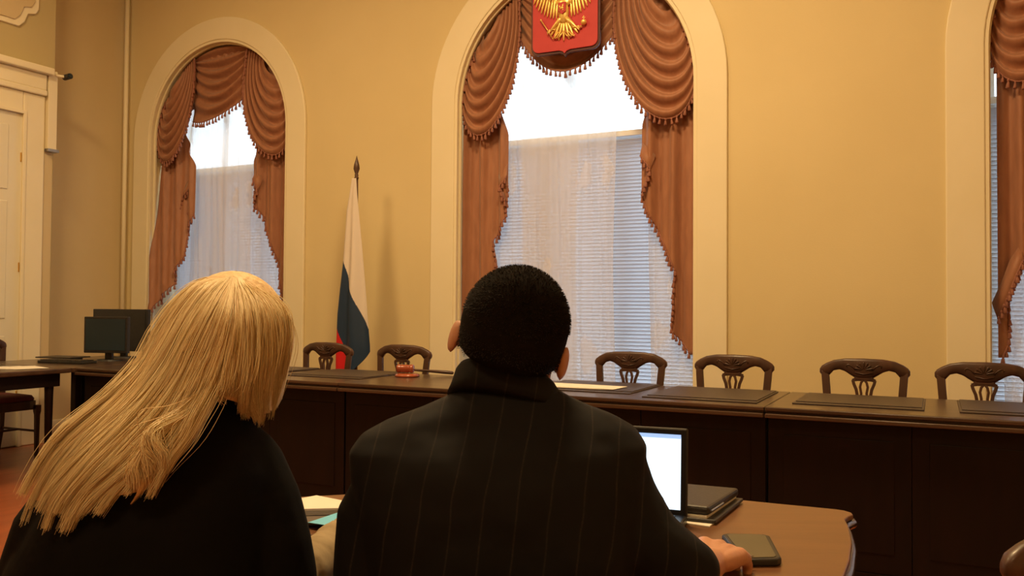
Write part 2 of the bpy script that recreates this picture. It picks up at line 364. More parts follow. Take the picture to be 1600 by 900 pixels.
# ------------------------------------------------------------------ draped curtains
tg = G().lathe([(.002,.006),(.006,.003),(.0085,-.003),(.0075,-.011),(.005,-.014),(.008,-.020),(.0125,-.046),(.010,-.050)], n=8)
tassel_mesh = None
def along(P, step):
    """points at an even spacing along a polyline"""
    P = [Vector(p) for p in P]; out = []; acc = step*.5
    for a, b in zip(P, P[1:]):
        L = (b-a).length
        while acc < L: out.append(a+(b-a)*(acc/L)); acc += step
        acc -= L
    return out
def fringe(P, parent, step=.042, size=1.0):
    global tassel_mesh
    obj('braid', G().tube(P, .006, 5), M_tassel, parent, smooth=True)
    for p in along(P, step):
        if tassel_mesh is None:
            o = obj('tassel', tg, M_tassel, None, smooth=True); tassel_mesh = o.data; COL.objects.unlink(o); bpy.data.objects.remove(o)
        o = bpy.data.objects.new('tassel', tassel_mesh); COL.objects.link(o); o.parent = parent
        o.location = p-Vector(ORG[parent.name]); o.scale = [size*random.uniform(.9, 1.15)]*3
        o.rotation_euler = (random.uniform(-.12, .12), random.uniform(-.15, .15), random.uniform(0, 3))
def lerp(a, b, t): return a+(b-a)*t
def interp(P, z):
    for (u0, z0), (u1, z1) in zip(P, P[1:]):
        if (z0-z)*(z1-z) <= 0 and z0 != z1: return u0+(u1-u0)*(z-z0)/(z1-z0)
    return P[-1][0] if abs(z-P[-1][1]) < abs(z-P[0][1]) else P[0][0]
def side_swag(t, uc, a, sgn, u_in, low, u_gather):
    """sgn -1 left / +1 right; u_in: how far from the centre the inner edge hangs"""
    az = lambda u: ZS+math.sqrt(max(0, a*a-u*u))
    R1 = (u_in, az(u_in)-.01); R0 = (u_gather, az(u_gather)-.03)
    c11, c12 = (u_in-.13, low-.02), (a*.87, low-.50)
    def F(s, v):
        vv = v**.85
        th = math.radians(lerp(36, -1, vv)); L = (a*.985*math.cos(th), ZS+a*.985*math.sin(th))
        R = (lerp(R0[0], R1[0], vv), az(lerp(R0[0], R1[0], vv))-.012)
        c1 = (lerp(R0[0], c11[0], vv), lerp(R0[1]-.10, c11[1], vv)); c2 = (lerp(L[0]-.02, c12[0], vv), lerp(3.30, c12[1], vv))
        b = ((1-s)**3, 3*s*(1-s)**2, 3*s*s*(1-s), s**3)
        u = sum(q*p[0] for q, p in zip(b, (R, c1, c2, L))); z = sum(q*p[1] for q, p in zip(b, (R, c1, c2, L)))
        fold = math.sin(2*PI*(6.3*v+.35*s)); fold = math.copysign(abs(fold)**.75, fold)
        env = .35+.65*math.sin(PI*min(1, max(0, s)))
        y = WY+.085-.045*math.sin(PI*s)-.03*env*fold*(.4+.6*min(1, v*3))-.02*v
        z += .010*env*math.cos(2*PI*6.3*v)
        return (uc+sgn*min(u, a-.012), y, z)
    sw = obj('side_swag', G().grid(F, 44, 110), M_drape, t, smooth=True, solid=.003)
    tag(sw, label='side swag falling in deep scoops')
    fringe([Vector(F(s/30, 1))-Vector((0, .006, 0)) for s in range(31)], sw)
    fringe([Vector(F(1, v/16))-Vector((0, .012, 0)) for v in range(3, 17)], sw, .055)
def centre_swag(t, uc, a, L0, R0, L1, R1, low):
    az = lambda u: ZS+math.sqrt(max(0, a*a-u*u))
    def F(s, v):
        L = (lerp(L0, L1[0], v), lerp(az(L0)-.012, L1[1], v**1.2)); R = (lerp(R0, R1[0], v), lerp(az(R0)-.012, R1[1], v**1.2))
        u = lerp(L[0], R[0], s); zb = lerp(L[1], R[1], s)
        zl = lerp(az(L0)-.012, L1[1], v**2.6); zr = lerp(az(R0)-.012, R1[1], v**2.6); zb = lerp(zl, zr, s)
        sag = ((zl+zr)/2-lerp(az(0)-.012, low, v))*(1-(2*s-1)**2)
        z = min(zb-sag, az(u)-.012)
        fold = math.sin(2*PI*6.2*v); env = .25+.75*math.sin(PI*s)
        y = WY+.10-.05*math.sin(PI*s)*v-.034*env*fold
        return (uc+u, y, z)
    sw = obj('centre_swag', G().grid(F, 44, 90), M_drape, t, smooth=True, solid=.003)
    fringe([Vector(F(s/26, 1))-Vector((0, .004, 0)) for s in range(27)], sw)
def tail(t, uc, a, sgn, outer, inner, ztop=2.95, ph=0, nf=34, lean=0):
    zb = inner[-1][1]
    def F(s, v):
        z = lerp(ztop, zb, v); u0 = interp(outer, z); u1 = interp(inner, z); u = lerp(u0, u1, s)
        y = WY+.115-.025*math.sin(u*nf+ph+.5*math.sin(z*1.5))-.012*math.sin(u*nf*2.1+1)
        if lean:                                   # the lower end hangs out over the sill
            k = lean*min(1.15, max(0, (2.65-z)/1.4)); q = (y-k)/y
            return ((uc+sgn*u)*q, y-k, EYE.z+(z-EYE.z)*q)
        return (uc+sgn*u, y, z)
    o = tag(obj('tail', G().grid(F, 60, 80), M_drape, t, smooth=True, solid=.003), label='straight hanging side with a stepped tasselled edge')
    n = 80; P = [Vector(F(1, i/n))-Vector((0, .006, 0)) for i in range(n+1)]
    z0 = inner[2][1]; P = [p for p in P if p.z <= z0+.02]
    fringe(P, o)
    return F
def cascade(t, uc, sgn, P):
    """the small turned-back fold with its own tassels"""
    g = G(); n = len(P); Q = [(uc+sgn*u, WY+.07-.012*math.sin(i*1.3), z) for i, (u, z) in enumerate(P)]
    top = [(q[0]+sgn*(.03 if i else .01), WY+.10, q[2]+.10) for i, q in enumerate(Q)]
    g.add(Q+top, [(i, i+1, n+i+1, n+i) for i in range(n-1)])
    o = obj('turned_fold', g, M_drape, t, smooth=True, solid=.003); fringe(Q, o, .04)
def drapes(k, uc, a, label, cs, ls, rs, lt, rt_, cl, cr):
    t = thing('swagged_curtain', label, 'curtain', (uc, WY+.1, .8), 'copper swagged curtains')
    # gathered heading along the arch
    def H(s, v):
        th = PI*(.02+.96*s); r = a+.003-.34*v
        return (uc-r*math.cos(th), WY+.120-.010*math.sin(s*170)+.012*v, ZS+r*math.sin(th))
    obj('heading', G().grid(H, 220, 3), M_drape, t, smooth=True, solid=.003)
    centre_swag(t, uc, a, *cs); side_swag(t, uc, a, -1, *ls); side_swag(t, uc, a, 1, *rs)
    tail(t, uc, a, -1, *lt); tail(t, uc, a, 1, *rt_)
    cascade(t, uc, -1, cl); cascade(t, uc, 1, cr)
    return t
drapes(0, -6.17, .88, 'copper swagged curtain in the left arched window above the blonde woman',
    (-.42, .33, (-.41, 3.04), (.32, 3.24), 3.03), (.36, 2.86, .55), (.33, 2.80, .52),
    ([(.87,2.95),(.88,2.6),(.95,1.9),(1.05,1.2),(1.05,1.0)], [(.55,2.95),(.38,2.60),(.38,2.12),(.50,1.98),(.53,1.70),(.65,1.56),(.68,1.43),(.93,1.22),(.98,1.10)], 2.95, 0, 34, .17),
    ([(.87,2.95),(.87,1.0)], [(.55,2.95),(.37,2.60),(.39,2.30),(.46,2.11),(.62,1.81),(.68,1.57),(.78,1.20),(.83,1.05)]),
    [(.40,2.40),(.50,2.30),(.52,2.22),(.44,2.12),(.40,2.06)], [(.40,2.42),(.47,2.32),(.43,2.22),(.42,2.14)])
drapes(1, -2.52, .985, 'copper swagged curtain in the middle window behind the red crest',
    (-.44, .37, (-.46, 3.38), (.375, 3.36), 3.05), (.455, 2.80, .66), (.37, 2.78, .60),
    ([(.97,2.95),(.975,.8)], [(.66,2.95),(.57,2.62),(.57,2.22),(.58,1.96),(.65,1.84),(.71,1.77),(.68,1.55),(.80,1.35),(.82,1.0),(.93,.88)]),
    ([(.96,2.95),(.965,1.30),(.95,.88)], [(.66,2.95),(.55,2.60),(.55,2.06),(.72,1.70),(.81,1.51),(.79,1.06),(.93,.89)]),
    [(.56,2.28),(.62,2.20),(.60,2.13),(.57,2.06)], [(.55,2.36),(.63,2.26),(.60,2.16),(.56,2.08)])
drapes(2, 1.27, .985, 'copper swagged curtain in the right window, cut off by the photo\'s edge',
    (-.44, .37, (-.46, 3.38), (.375, 3.36), 3.05), (.455, 2.82, .66), (.37, 2.78, .60),
    ([(.925,2.95),(.925,1.3),(.925,.90)], [(.66,2.95),(.57,2.62),(.57,2.10),(.70,1.84),(.79,1.53),(.865,1.32),(.865,1.02),(.905,.93)]),
    ([(.96,2.95),(.965,1.30),(.95,.88)], [(.66,2.95),(.55,2.60),(.55,2.06),(.72,1.70),(.81,1.51),(.79,1.06),(.93,.89)]),
    [(.79,1.54),(.83,1.44),(.87,1.32),(.93,1.17)], [(.55,2.36),(.63,2.26),(.60,2.16),(.56,2.08)])
# ------------------------------------------------------------------ crest on the middle window
t = thing('coat_of_arms', 'red shield with gilded two-headed eagle hanging over the middle curtain', 'emblem', (-2.51, 5.90, 3.13))
def shield(w, zb, zt, r, dip):
    P = [(-w, zt), (-w, zb+r)]+[(-w+r-r*math.cos(a), zb+r-r*math.sin(a)) for a in (PI/8, PI/4, 3*PI/8, PI/2)]
    P += [(-.045, zb-.002), (-.015, zb-.012), (0, zb-dip), (.015, zb-.012), (.045, zb-.002)]
    P += [(w-r+r*math.sin(a), zb+r-r*math.cos(a)) for a in (0, PI/8, PI/4, 3*PI/8, PI/2)]+[(w, zt)]
    return P
def xz(P, cx, y0, y1, g=None, mi=0):
    g = g or G(); n = len(P)
    return g.add([(cx+x, y0, z) for x, z in P]+[(cx+x, y1, z) for x, z in P], [tuple(range(n)), tuple(range(n, 2*n))[::-1]]+[(i, n+i, n+(i+1) % n, (i+1) % n) for i in range(n)], mi)
obj('backing', xz(shield(.282, 3.155, 3.86, .06, .035), -2.51, 5.905, 5.925), M_shield_edge, t, bevel=.004)
obj('field', xz(shield(.266, 3.175, 3.85, .05, .03), -2.51, 5.893, 5.906), M_red, t, bevel=.003)
obj('hanging_bracket', G().box((-2.53, 5.925, 3.83), (-2.49, 5.9735, 3.95)), M_metal, t)
EC = (-2.51, 5.884)
def rotY(a): return Matrix.Rotation(a, 3, 'Y')
def feather(g, x, z, L, w, ang, dep=.010, y=0):     # ang from straight down, + to the right
    d = Vector((math.sin(ang), 0, -math.cos(ang))); c = Vector((EC[0]+x, EC[1]-y, z))+d*L/2
    g.ball(tuple(c), (w, dep, L/2), 8, 6, rotY(-ang))
g = G(); g.ball((EC[0], EC[1]-.008, 3.455), (.042, .026, .085)); g.ball((EC[0], EC[1]-.006, 3.53), (.055, .022, .04))
body = obj('eagle_body', g, M_gold, t, smooth=True)
for sg in (-1, 1):
    g = G()
    g.tube([(EC[0]+sg*.04, EC[1], 3.55), (EC[0]+sg*.085, EC[1]-.006, 3.60), (EC[0]+sg*.13, EC[1]-.006, 3.665), (EC[0]+sg*.185, EC[1], 3.70)], [.016, .018, .016, .008], 8)
    for i in range(9):
        q = i/8; feather(g, sg*(.055+.135*q), 3.56+.13*q, .150+.03*math.sin(q*3), .0105, sg*(.05+.38*q), y=.002*(i % 2))
    for i in range(7):
        q = i/6; feather(g, sg*(.055+.12*q), 3.585+.10*q, .075, .009, sg*(.1+.45*q), y=.010)
    obj('wing', g, M_gold, t, smooth=True)
    g = G(); g.tube([(EC[0]+sg*.02, EC[1], 3.54), (EC[0]+sg*.030, EC[1]-.012, 3.60), (EC[0]+sg*.032, EC[1]-.012, 3.65), (EC[0]+sg*.055, EC[1]-.01, 3.668)], [.022, .017, .014, .013], 8, round_ends=True)
    g.tube([(EC[0]+sg*.065, EC[1]-.012, 3.667), (EC[0]+sg*.083, EC[1]-.012, 3.658), (EC[0]+sg*.088, EC[1]-.012, 3.648)], [.006, .004, .001], 6)
    h = obj('head', g, M_gold, t, smooth=True)
    g = G().lathe([(.014, 0), (.018, .018), (.008, .028), (.002, .036)], (EC[0]+sg*.045, EC[1]-.008, 3.684), 8); obj('crown', g, M_gold, h, smooth=True)
    g = G(); g.tube([(EC[0]+sg*.03, EC[1]-.01, 3.40), (EC[0]+sg*.075, EC[1]-.012, 3.355), (EC[0]+sg*.105, EC[1]-.012, 3.325)], [.019, .014, .007], 8, round_ends=True)
    for a in (-.5, 0, .5, 2.6): g.tube([(EC[0]+sg*.10, EC[1]-.012, 3.33), (EC[0]+sg*(.10+.03*math.cos(a)), EC[1]-.018, 3.33-.03*math.sin(a+.5)), (EC[0]+sg*(.10+.036*math.cos(a)), EC[1]-.008, 3.318-.03*math.sin(a+.5))], [.005, .004, .001], 6)
    obj('talon', g, M_gold, t, smooth=True)
g = G()
for i in range(7): feather(g, (i-3)*.010, 3.40, .165-.006*abs(i-3), .011, (i-3)*.21, y=.003*(i % 2))
for sg in (-1, 1):
    for i in range(3): g.tube([(EC[0]+sg*.02*i, EC[1]-.01, 3.31), (EC[0]+sg*(.03+.02*i), EC[1]-.012, 3.27), (EC[0]+sg*(.045+.022*i), EC[1]-.01, 3.262), (EC[0]+sg*(.05+.022*i), EC[1]-.01, 3.277)], [.005, .005, .004, .002], 6)
obj('tail_feathers', g, M_gold, t, smooth=True)
g = G().tube([(EC[0]-.185, EC[1]-.01, 3.415), (EC[0]-.13, EC[1]-.012, 3.335), (EC[0]-.095, EC[1]-.012, 3.275)], .0045, 6); g.ball((EC[0]-.188, EC[1]-.01, 3.42), .008, 8, 6); obj('sceptre', g, M_gold, t, smooth=True)
g = G().ball((EC[0]+.165, EC[1]-.012, 3.355), .022, 12, 8); g.box((EC[0]+.162, EC[1]-.016, 3.375), (EC[0]+.168, EC[1]-.010, 3.402)); g.box((EC[0]+.155, EC[1]-.016, 3.386), (EC[0]+.175, EC[1]-.010, 3.392)); g.tube([(EC[0]+.10, EC[1]-.01, 3.325), (EC[0]+.15, EC[1]-.012, 3.325)], .007, 6); obj('orb', g, M_gold, t)
c = obj('breast_shield', xz([(-.03, 3.52), (-.03, 3.45), (0, 3.43), (.03, 3.45), (.03, 3.52)], EC[0], EC[1]-.044, EC[1]-.030), M_red, t, bevel=.002)
g = G().ball((EC[0]-.002, EC[1]-.045, 3.475), (.018, .006, .010), 8, 6); g.ball((EC[0]+.008, EC[1]-.046, 3.492), (.006, .006, .014), 8, 6); g.ball((EC[0]-.018, EC[1]-.045, 3.488), (.007, .005, .010), 8, 6)
for dx in (-.014, .010): g.tube([(EC[0]+dx, EC[1]-.046, 3.470), (EC[0]+dx-.004, EC[1]-.046, 3.448)], .0025, 6)
g.tube([(EC[0]+.015, EC[1]-.048, 3.505), (EC[0]-.022, EC[1]-.048, 3.450)], .0015, 5); obj('rider_relief', g, M_gold, c, smooth=True)

# ------------------------------------------------------------------ left side of the room: door bay, pipe, camera
BX = -7.05
def lbox(x0, y0, z0, x1, y1, z1): return G().box((x0, y0, z0), (x1, y1, z1))
bay = struct('trim_4', lbox(XL, 1.5, 0, BX-.04, 4.97, CEIL), M_olive)       # projecting bay, olive above the door
obj('casing', G().box((BX-.04, 4.66, 0), (BX, 4.86, 3.06)).box((BX-.04, 3.0, 2.88), (BX, 4.66, 3.06)), M_trim, bay, bevel=.01)
obj('casing_moulding', G().box((BX-.0, 4.655, 0), (BX+.015, 4.685, 2.87)).box((BX, 3.0, 2.865), (BX+.015, 4.685, 2.895)), M_trim, bay, bevel=.004)
obj('pediment', G().box((BX-.04, 3.0, 3.06), (BX+.03, 4.86, 3.11)).box((BX-.04, 3.0, 3.11), (BX+.02, 4.86, 3.25)).box((BX-.04, 3.0, 3.25), (BX+.07, 4.90, 3.31)), M_trim, bay, bevel=.01)
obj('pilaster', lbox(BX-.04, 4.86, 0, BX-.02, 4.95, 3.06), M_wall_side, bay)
obj('cable_box', lbox(BX-.04, 4.875, 2.60, BX+.02, 4.96, 3.30), M_trim, bay, bevel=.004)
obj('bottom_cap', lbox(BX-.04, 4.87, 2.575, BX+.035, 4.975, 2.60), M_metal, bay)
# plaster panel with clipped corners
def plaster(d):
    y1, z0 = 4.80-d, 3.62+d; q = .10
    P = [(y1, 5.1), (y1, z0+2*q), (y1-.03, z0+1.5*q), (y1-q, z0+1.3*q), (y1-q*1.3, z0+.5*q), (y1-1.8*q, z0), (2.2+d, z0), (2.2+d, 5.1)]
    return P
def yz(P, x0, x1):
    n = len(P); return G().add([(x0, y, z) for y, z in P]+[(x1, y, z) for y, z in P], [tuple(range(n)), tuple(range(n, 2*n))[::-1]]+[(i, n+i, n+(i+1) % n, (i+1) % n) for i in range(n)])
obj('plaster_panel', yz(plaster(0), BX-.045, BX-.02), M_trim, bay, bevel=.008)
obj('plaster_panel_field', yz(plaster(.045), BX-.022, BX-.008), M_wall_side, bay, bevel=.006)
dr = struct('door_1', lbox(BX-.035, 3.2, .01, BX-.015, 4.66, 2.88), M_door)
for (y0, y1) in ((3.95, 4.54), (3.26, 3.85)):
    for z0, z1 in ((.25, .95), (1.1, 2.1), (2.2, 2.75)):
        obj('door_panel', lbox(BX-.018, y0, z0, BX-.008, y1, z1), M_door, dr, bevel=.008)
for z in (.4, 1.5, 2.45): obj('hinge', lbox(BX-.018, 4.648, z, BX-.008, 4.658, z+.08), M_brass, dr, bevel=.002)
obj('door_handle', G().tube([(BX-.015, 3.98, 1.02), (BX+.04, 3.98, 1.02), (BX+.04, 4.08, 1.02)], .009, 8), M_brass, dr)
t = thing('heating_pipe', 'thin cream vertical pipe in the corner beside the left window', 'pipe', (-7.38, 5.93, 0))
obj('pipe', G().lathe([(.021, 0), (.021, CEIL)], (-7.345, 5.93, 0), 14), M_trim, t, smooth=True)
for z in (.6,): obj('bracket', G().box((-7.37, 5.91, z), (-7.32, 6.0, z+.03)), M_trim, t, bevel=.003)
t = thing('security_camera', 'small dark-lensed surveillance camera on the end of the door cornice', 'camera', (BX+.05, 4.90, 3.2))
obj('mount', G().tube([(BX+.0, 4.93, 3.27), (BX+.05, 4.96, 3.26), (BX+.06, 5.02, 3.265)], .013, 8, round_ends=True), M_trim, t, smooth=True)
o = obj('housing', G().tube([(BX+.03, 5.02, 3.265), (BX+.13, 5.0, 3.262)], .026, 12), M_black, t)
obj('lens', G().tube([(BX+.13, 5.0, 3.262), (BX+.14, 4.998, 3.262)], [.018, .014], 12), M_screen_off, o)

# ------------------------------------------------------------------ the presidium: three long tables end to end
def presidium(x0, x1, label):
    y0, y1, zt = 4.06, 4.87, .77
    t = thing('presidium_table', label, 'table', ((x0+x1)/2, (y0+y1)/2, 0), 'long dark presidium tables')
    obj('tabletop', G().box((x0+.002, y0, zt-.020), (x1-.002, y1, zt)), M_top, t, bevel=.005)
    obj('edge_moulding', G().box((x0+.004, y0+.012, zt-.030), (x1-.004, y1-.01, zt-.020)).box((x0+.004, y0-.012, zt-.050), (x1-.004, y1-.01, zt-.030)), M_top, t, bevel=.004)
    n = 4; wd = (x1-x0-.01)/n
    for i in range(n):
        a = x0+.005+i*wd
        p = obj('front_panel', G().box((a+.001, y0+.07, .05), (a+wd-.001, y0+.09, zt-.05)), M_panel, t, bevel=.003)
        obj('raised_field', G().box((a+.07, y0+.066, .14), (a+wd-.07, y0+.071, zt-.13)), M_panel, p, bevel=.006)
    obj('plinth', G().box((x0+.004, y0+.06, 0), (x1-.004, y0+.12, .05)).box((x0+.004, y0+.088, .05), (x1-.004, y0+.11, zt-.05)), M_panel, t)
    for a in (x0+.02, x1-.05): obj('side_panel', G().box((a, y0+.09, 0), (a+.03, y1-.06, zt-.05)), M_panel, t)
    return t
presidium(-5.50, -3.17, 'long dark table nearest the computers, by the flag and gavel')
presidium(-3.17, -.715, 'long dark table under the middle window, behind the man in the suit')
presidium(-.715, 1.74, 'long dark table at the right edge of the photo')
def pad(x0, x1, y0, y1, label):
    t = thing('desk_pad', label, 'desk pad', ((x0+x1)/2, (y0+y1)/2, .77), 'dark leather desk pads on the long tables')
    obj('base', G().box((x0, y0, .7702), (x1, y1, .776)), M_pad, t, bevel=.002)
    obj('top_flap', G().box((x0+.01, y0+.06, .776), (x1-.01, y1-.005, .780)), M_pad, t, bevel=.0015)
pad(-4.62, -3.95, 4.30, 4.86, 'dark desk pad by the chair right of the blonde hair')
pad(-3.80, -3.19, 4.30, 4.86, 'dark desk pad left of the gavel')
pad(-2.05, -1.44, 4.28, 4.84, 'dark desk pad with white sheets on its front edge')
pad(-1.34, -.77, 4.17, 4.80, 'dark desk pad just left of the joint between the two right tables')
pad(-.62, -.05, 4.25, 4.78, 'dark desk pad before the chair against the bare wall')
pad(.09, .66, 4.25, 4.80, 'dark desk pad at the right edge of the photo')
t = thing('paper_sheets', 'white sheets lying on the desk pad right of the man\'s head', 'paper', (-1.80, 4.46, .78))
for i in range(3):
    M = Matrix.Rotation(.05-.05*i, 3, 'Z'); obj('sheet', G().obox((-1.80+.01*i, 4.45+.008*i, .7815+.0013*i), (.46, .20, .001), M), M_paper, t)
t = thing('gavel', 'red-brown wooden gavel on its round sounding block', 'gavel', (-3.06, 4.63, .77))
obj('sounding_block', G().lathe([(.001, .0005), (.078, .0005), (.082, .008), (.074, .018), (.060, .022), (.001, .022)], (-3.06, 4.63, .77), 24), M_gavel, t, smooth=True)
gc = (-3.075, 4.63, .822); A = .25
def along_x(g_, c, A):
    return G().add([tuple(Vector(c)+Matrix.Rotation(A, 3, 'Z')@Vector(p)) for p in g_.v], g_.f)
obj('head', along_x(G().lathe([(.001,-.055),(.024,-.055),(.028,-.048),(.028,-.036),(.024,-.032),(.026,-.02),(.026,.02),(.024,.032),(.028,.036),(.028,.048),(.024,.055),(.001,.055)], n=18, axis='x'), gc, A), M_gavel, t, smooth=True)
obj('handle', G().tube([(-3.07, 4.65, .815), (-2.98, 4.78, .80), (-2.90, 4.84, .792), (-2.86, 4.86, .788)], [.007, .009, .012, .011], 8, round_ends=True), M_wood, t, smooth=True)

# ------------------------------------------------------------------ chairs
CT = [(0, .950), (.10, .947), (.16, .936), (.20, .918), (.226, .900), (.235, .885)]        # crest top (half)
CB = [(0, .835), (.035, .835), (.052, .843), (.075, .858), (.10, .875), (.13, .884), (.16, .876), (.172, .862), (.180, .850), (.225, .848), (.235, .862)]
def chair(label, group=None, origin=(0, 0, 0), rot=0, view=False, zs=1.0, low=False):
    t = bpy.data.objects.new('chair', None); COL.objects.link(t); ORG[t.name] = (0, 0, 0); tag(t, label, 'chair', group)
    Y = .205
    def yb(x, z): return Y+.05*(z-.45)/.5-.030*(1-(x/.23)**2)*max(0, (z-.45)/.5)      # raked and hollowed back
    def val(P, x):
        x = abs(x)
        for (a, b), (c_, d) in zip(P, P[1:]):
            if a <= x <= c_: return b+(d-b)*(x-a)/(c_-a)
        return P[-1][1]
    R = []
    xs = [-.235+.47*i/44 for i in range(45)]
    for x in xs:
        zt, zb = val(CT, x), val(CB, x); h = max(.006, (zt-zb)/2); c_ = (zt+zb)/2; th = .017 if abs(x) < .232 else .010
        R.append([(x, yb(x, c_)+th*math.copysign(abs(math.cos(a))**.6, math.cos(a)), c_+h*math.copysign(abs(math.sin(a))**.5, math.sin(a))) for a in [2*PI*k/12 for k in range(12)]])
    cr = obj('crest_rail', G().rings(R), M_wood, t, smooth=True)
    g = G()                                                       # shell carving, both faces
    for sd in (-1, 1):
        for i in range(7):
            a = PI*(i+.5)/7; p0 = (0, 0, .885); x1, z1 = .042*math.cos(a), .885+.040*math.sin(a)
            g.tube([(x1*.25, yb(0, .9)+sd*.017, .885+.010*math.sin(a)), (x1, yb(0, .9)+sd*.0175, z1)], [.003, .0055], 6, round_ends=True)
        for sx in (-1, 1): g.tube([(sx*x, yb(x, z)+sd*.0165, z) for x, z in ((.045, .885), (.062, .905), (.080, .915), (.092, .908), (.088, .898))], [.003, .004, .004, .0035, .002], 6)
        g.tube([(x, yb(x, .87)+sd*.017, z) for x, z in ((-.045, .872), (0, .862), (.045, .872))], .003, 6)
    obj('shell_carving', g, M_wood, cr, smooth=True)
    for sx in (-1, 1):
        g = G(); P = [(.206, .875), (.200, .80), (.192, .70), (.186, .60), (.186, .46), (.186, .44)]
        g.rings([[(sx*x-.021, yb(x, z)-.014, z), (sx*x+.021, yb(x, z)-.014, z), (sx*x+.021, yb(x, z)+.014, z), (sx*x-.021, yb(x, z)+.014, z)] for x, z in P])
        obj('back_post', g, M_wood, t, bevel=.005)
        obj('leg', G().rings([[(sx*.186+a*w, Y+dy+b*w, z) for a, b in ((-1,-1),(1,-1),(1,1),(-1,1))] for z, w, dy in ((.45,.018,0),(.2,.017,.01),(.0,.014,.05))]), M_wood, t, bevel=.003)
        obj('leg', G().rings([[(sx*.205+a*w, -.215+b*w, z) for a, b in ((-1,-1),(1,-1),(1,1),(-1,1))] for z, w in ((.41,.022),(.36,.022),(.33,.017),(.0,.013))]), M_wood, t, bevel=.004)
    g = G()                                                       # pierced splat
    def bar(P, w=.008, d=.009):
        P = [Vector((x, 0, z)) for x, z in P]; R = []
        for i, p in enumerate(P):
            tt = (P[min(i+1, len(P)-1)]-P[max(i-1, 0)]).normalized(); nn = Vector((tt.z, 0, -tt.x)); y = yb(p.x, p.z)
            R.append([(p.x-nn.x*w, y-d, p.z-nn.z*w), (p.x+nn.x*w, y-d, p.z+nn.z*w), (p.x+nn.x*w, y+d, p.z+nn.z*w), (p.x-nn.x*w, y+d, p.z-nn.z*w)])
        g.rings(R)
    for sx in (-1, 1):
        bar([(sx*.040, .845), (sx*.046, .832), (sx*.060, .826)]); bar([(0, .829), (sx*.030, .829), (sx*.060, .824)], .006)
        bar([(sx*.058, .828), (sx*.052, .805), (sx*.040, .775), (sx*.034, .74), (sx*.032, .65), (sx*.040, .52), (sx*.045, .47)])
        bar([(sx*.004, .828), (sx*.014, .815), (sx*.020, .79), (sx*.014, .755), (sx*.016, .73), (sx*.032, .69)], .0065)
    g.box((-.045, yb(0, .835)-.010, .829), (.045, yb(0, .835)+.010, .848)); g.box((-.06, Y-.012, .455), (.06, Y+.012, .48))
    obj('splat', g, M_wood, t, bevel=.002)
    obj('seat', G().loft([(0, 0, .445, .222, .212), (0, 0, .46, .226, .216), (0, 0, .485, .212, .20), (0, 0, .497, .15, .14)], 32, sq=5), M_seat, t, smooth=True)
    obj('seat_rail', G().loft([(0, 0, .375, .216, .222), (0, 0, .385, .220, .226), (0, 0, .445, .220, .226)], 32, sq=7), M_wood, t, bevel=.003)
    for sx in (-1, 1): obj('stretcher', G().tube([(sx*.20, -.21, .20), (sx*.187, .21, .20)], .010, 6), M_wood, t)
    obj('stretcher', G().tube([(-.195, 0, .20), (.195, 0, .20)], .010, 6), M_wood, t)
    place(t, origin, rot, view, zs); return t
def place(t, origin, rot, view=False, zs=1.0):
    t.location = V2W(*origin) if view else origin; t.rotation_euler = (0, 0, rot+(YAW if view else 0)); t.scale = (1, 1, zs)
proto = chair('carved walnut chair in front of the flag\'s lower end', 'carved chairs behind the long tables', (-4.14, 4.93, 0))
def more_chair(label, group, origin, rot, view=False, zs=1.0):
    c = copy_tree(proto); place(c, origin, rot, view, zs); c['label'] = label
    if group: c['group'] = group
    elif 'group' in c: del c['group']
    return c
GC = 'carved chairs behind the long tables'
more_chair('carved walnut chair behind the gavel', GC, (-3.455, 4.93, 0), -.02)
more_chair('carved walnut chair in front of the middle window\'s blind', GC, (-1.730, 4.93, 0), .03)
more_chair('carved walnut chair half before the middle window\'s right surround', GC, (-1.09, 4.93, 0), 0)
more_chair('carved walnut chair against bare yellow wall between two windows', GC, (-.36, 4.93, 0), .02)
more_chair('carved walnut chair at the photo\'s right edge by the right window', GC, (.225, 4.93, 0), 0)
more_chair('dark chair with red seat at the side table, left edge of the photo', None, (-6.72, 4.26, 0), PI/2)
more_chair('low dark chair the blonde woman sits on', 'low chairs at the reddish table', (-.59, 1.36, 0), PI, True, .87)
more_chair('low dark chair the man in the suit sits on', 'low chairs at the reddish table', (0, 1.38, 0), PI, True, .87)
more_chair('low chair whose top rail shows in the bottom right corner', 'low chairs at the reddish table', (1.058, 1.70, 0), PI+.03, True, .90)

# ------------------------------------------------------------------ flag on its pole
t = thing('flag_on_pole', 'white, blue and red flag hanging from a pole left of the middle window', 'flag', (-4.25, 5.66, 0))
FX, FY = -4.255, 5.66
obj('pole', G().tube([(FX+.02, FY, .04), (FX, FY, 2.27)], .014, 10), M_spear, t, smooth=True)
obj('finial', G().lathe([(.015, 0), (.020, .012), (.013, .024), (.017, .035), (.012, .045), (.026, .085), (.022, .12), (.010, .16), (.001, .195)], (FX, FY, 2.265), 12), M_spear, t, smooth=True)
obj('foot', G().lathe([(.001, 0), (.17, 0), (.17, .02), (.06, .045), (.025, .09), (.02, .12), (.001, .12)], (FX+.02, FY, .0), 24), M_spear, t, smooth=True)
FL = [(-.022, 2.27), (-.045, 2.14), (-.070, 2.0), (-.095, 1.58), (-.140, 1.16), (-.152, .82), (-.150, .50)]
FR = [(.020, 2.27), (.028, 2.14), (.045, 2.0), (.082, 1.68), (.135, 1.22), (.172, .90), (.175, .82)]
def FF(s, v):
    zb = .50+.36*s**1.2; z = lerp(2.27, zb, v)
    x = lerp(interp(FL, z), interp(FR, max(z, .83)), s); k = min(1, (2.27-z)/.9)
    y = FY-.03-.045*k*math.sin(PI*s)-.018*k*math.sin(11*s+.8+.6*math.sin(z*2))
    return (FX+x, y, z)
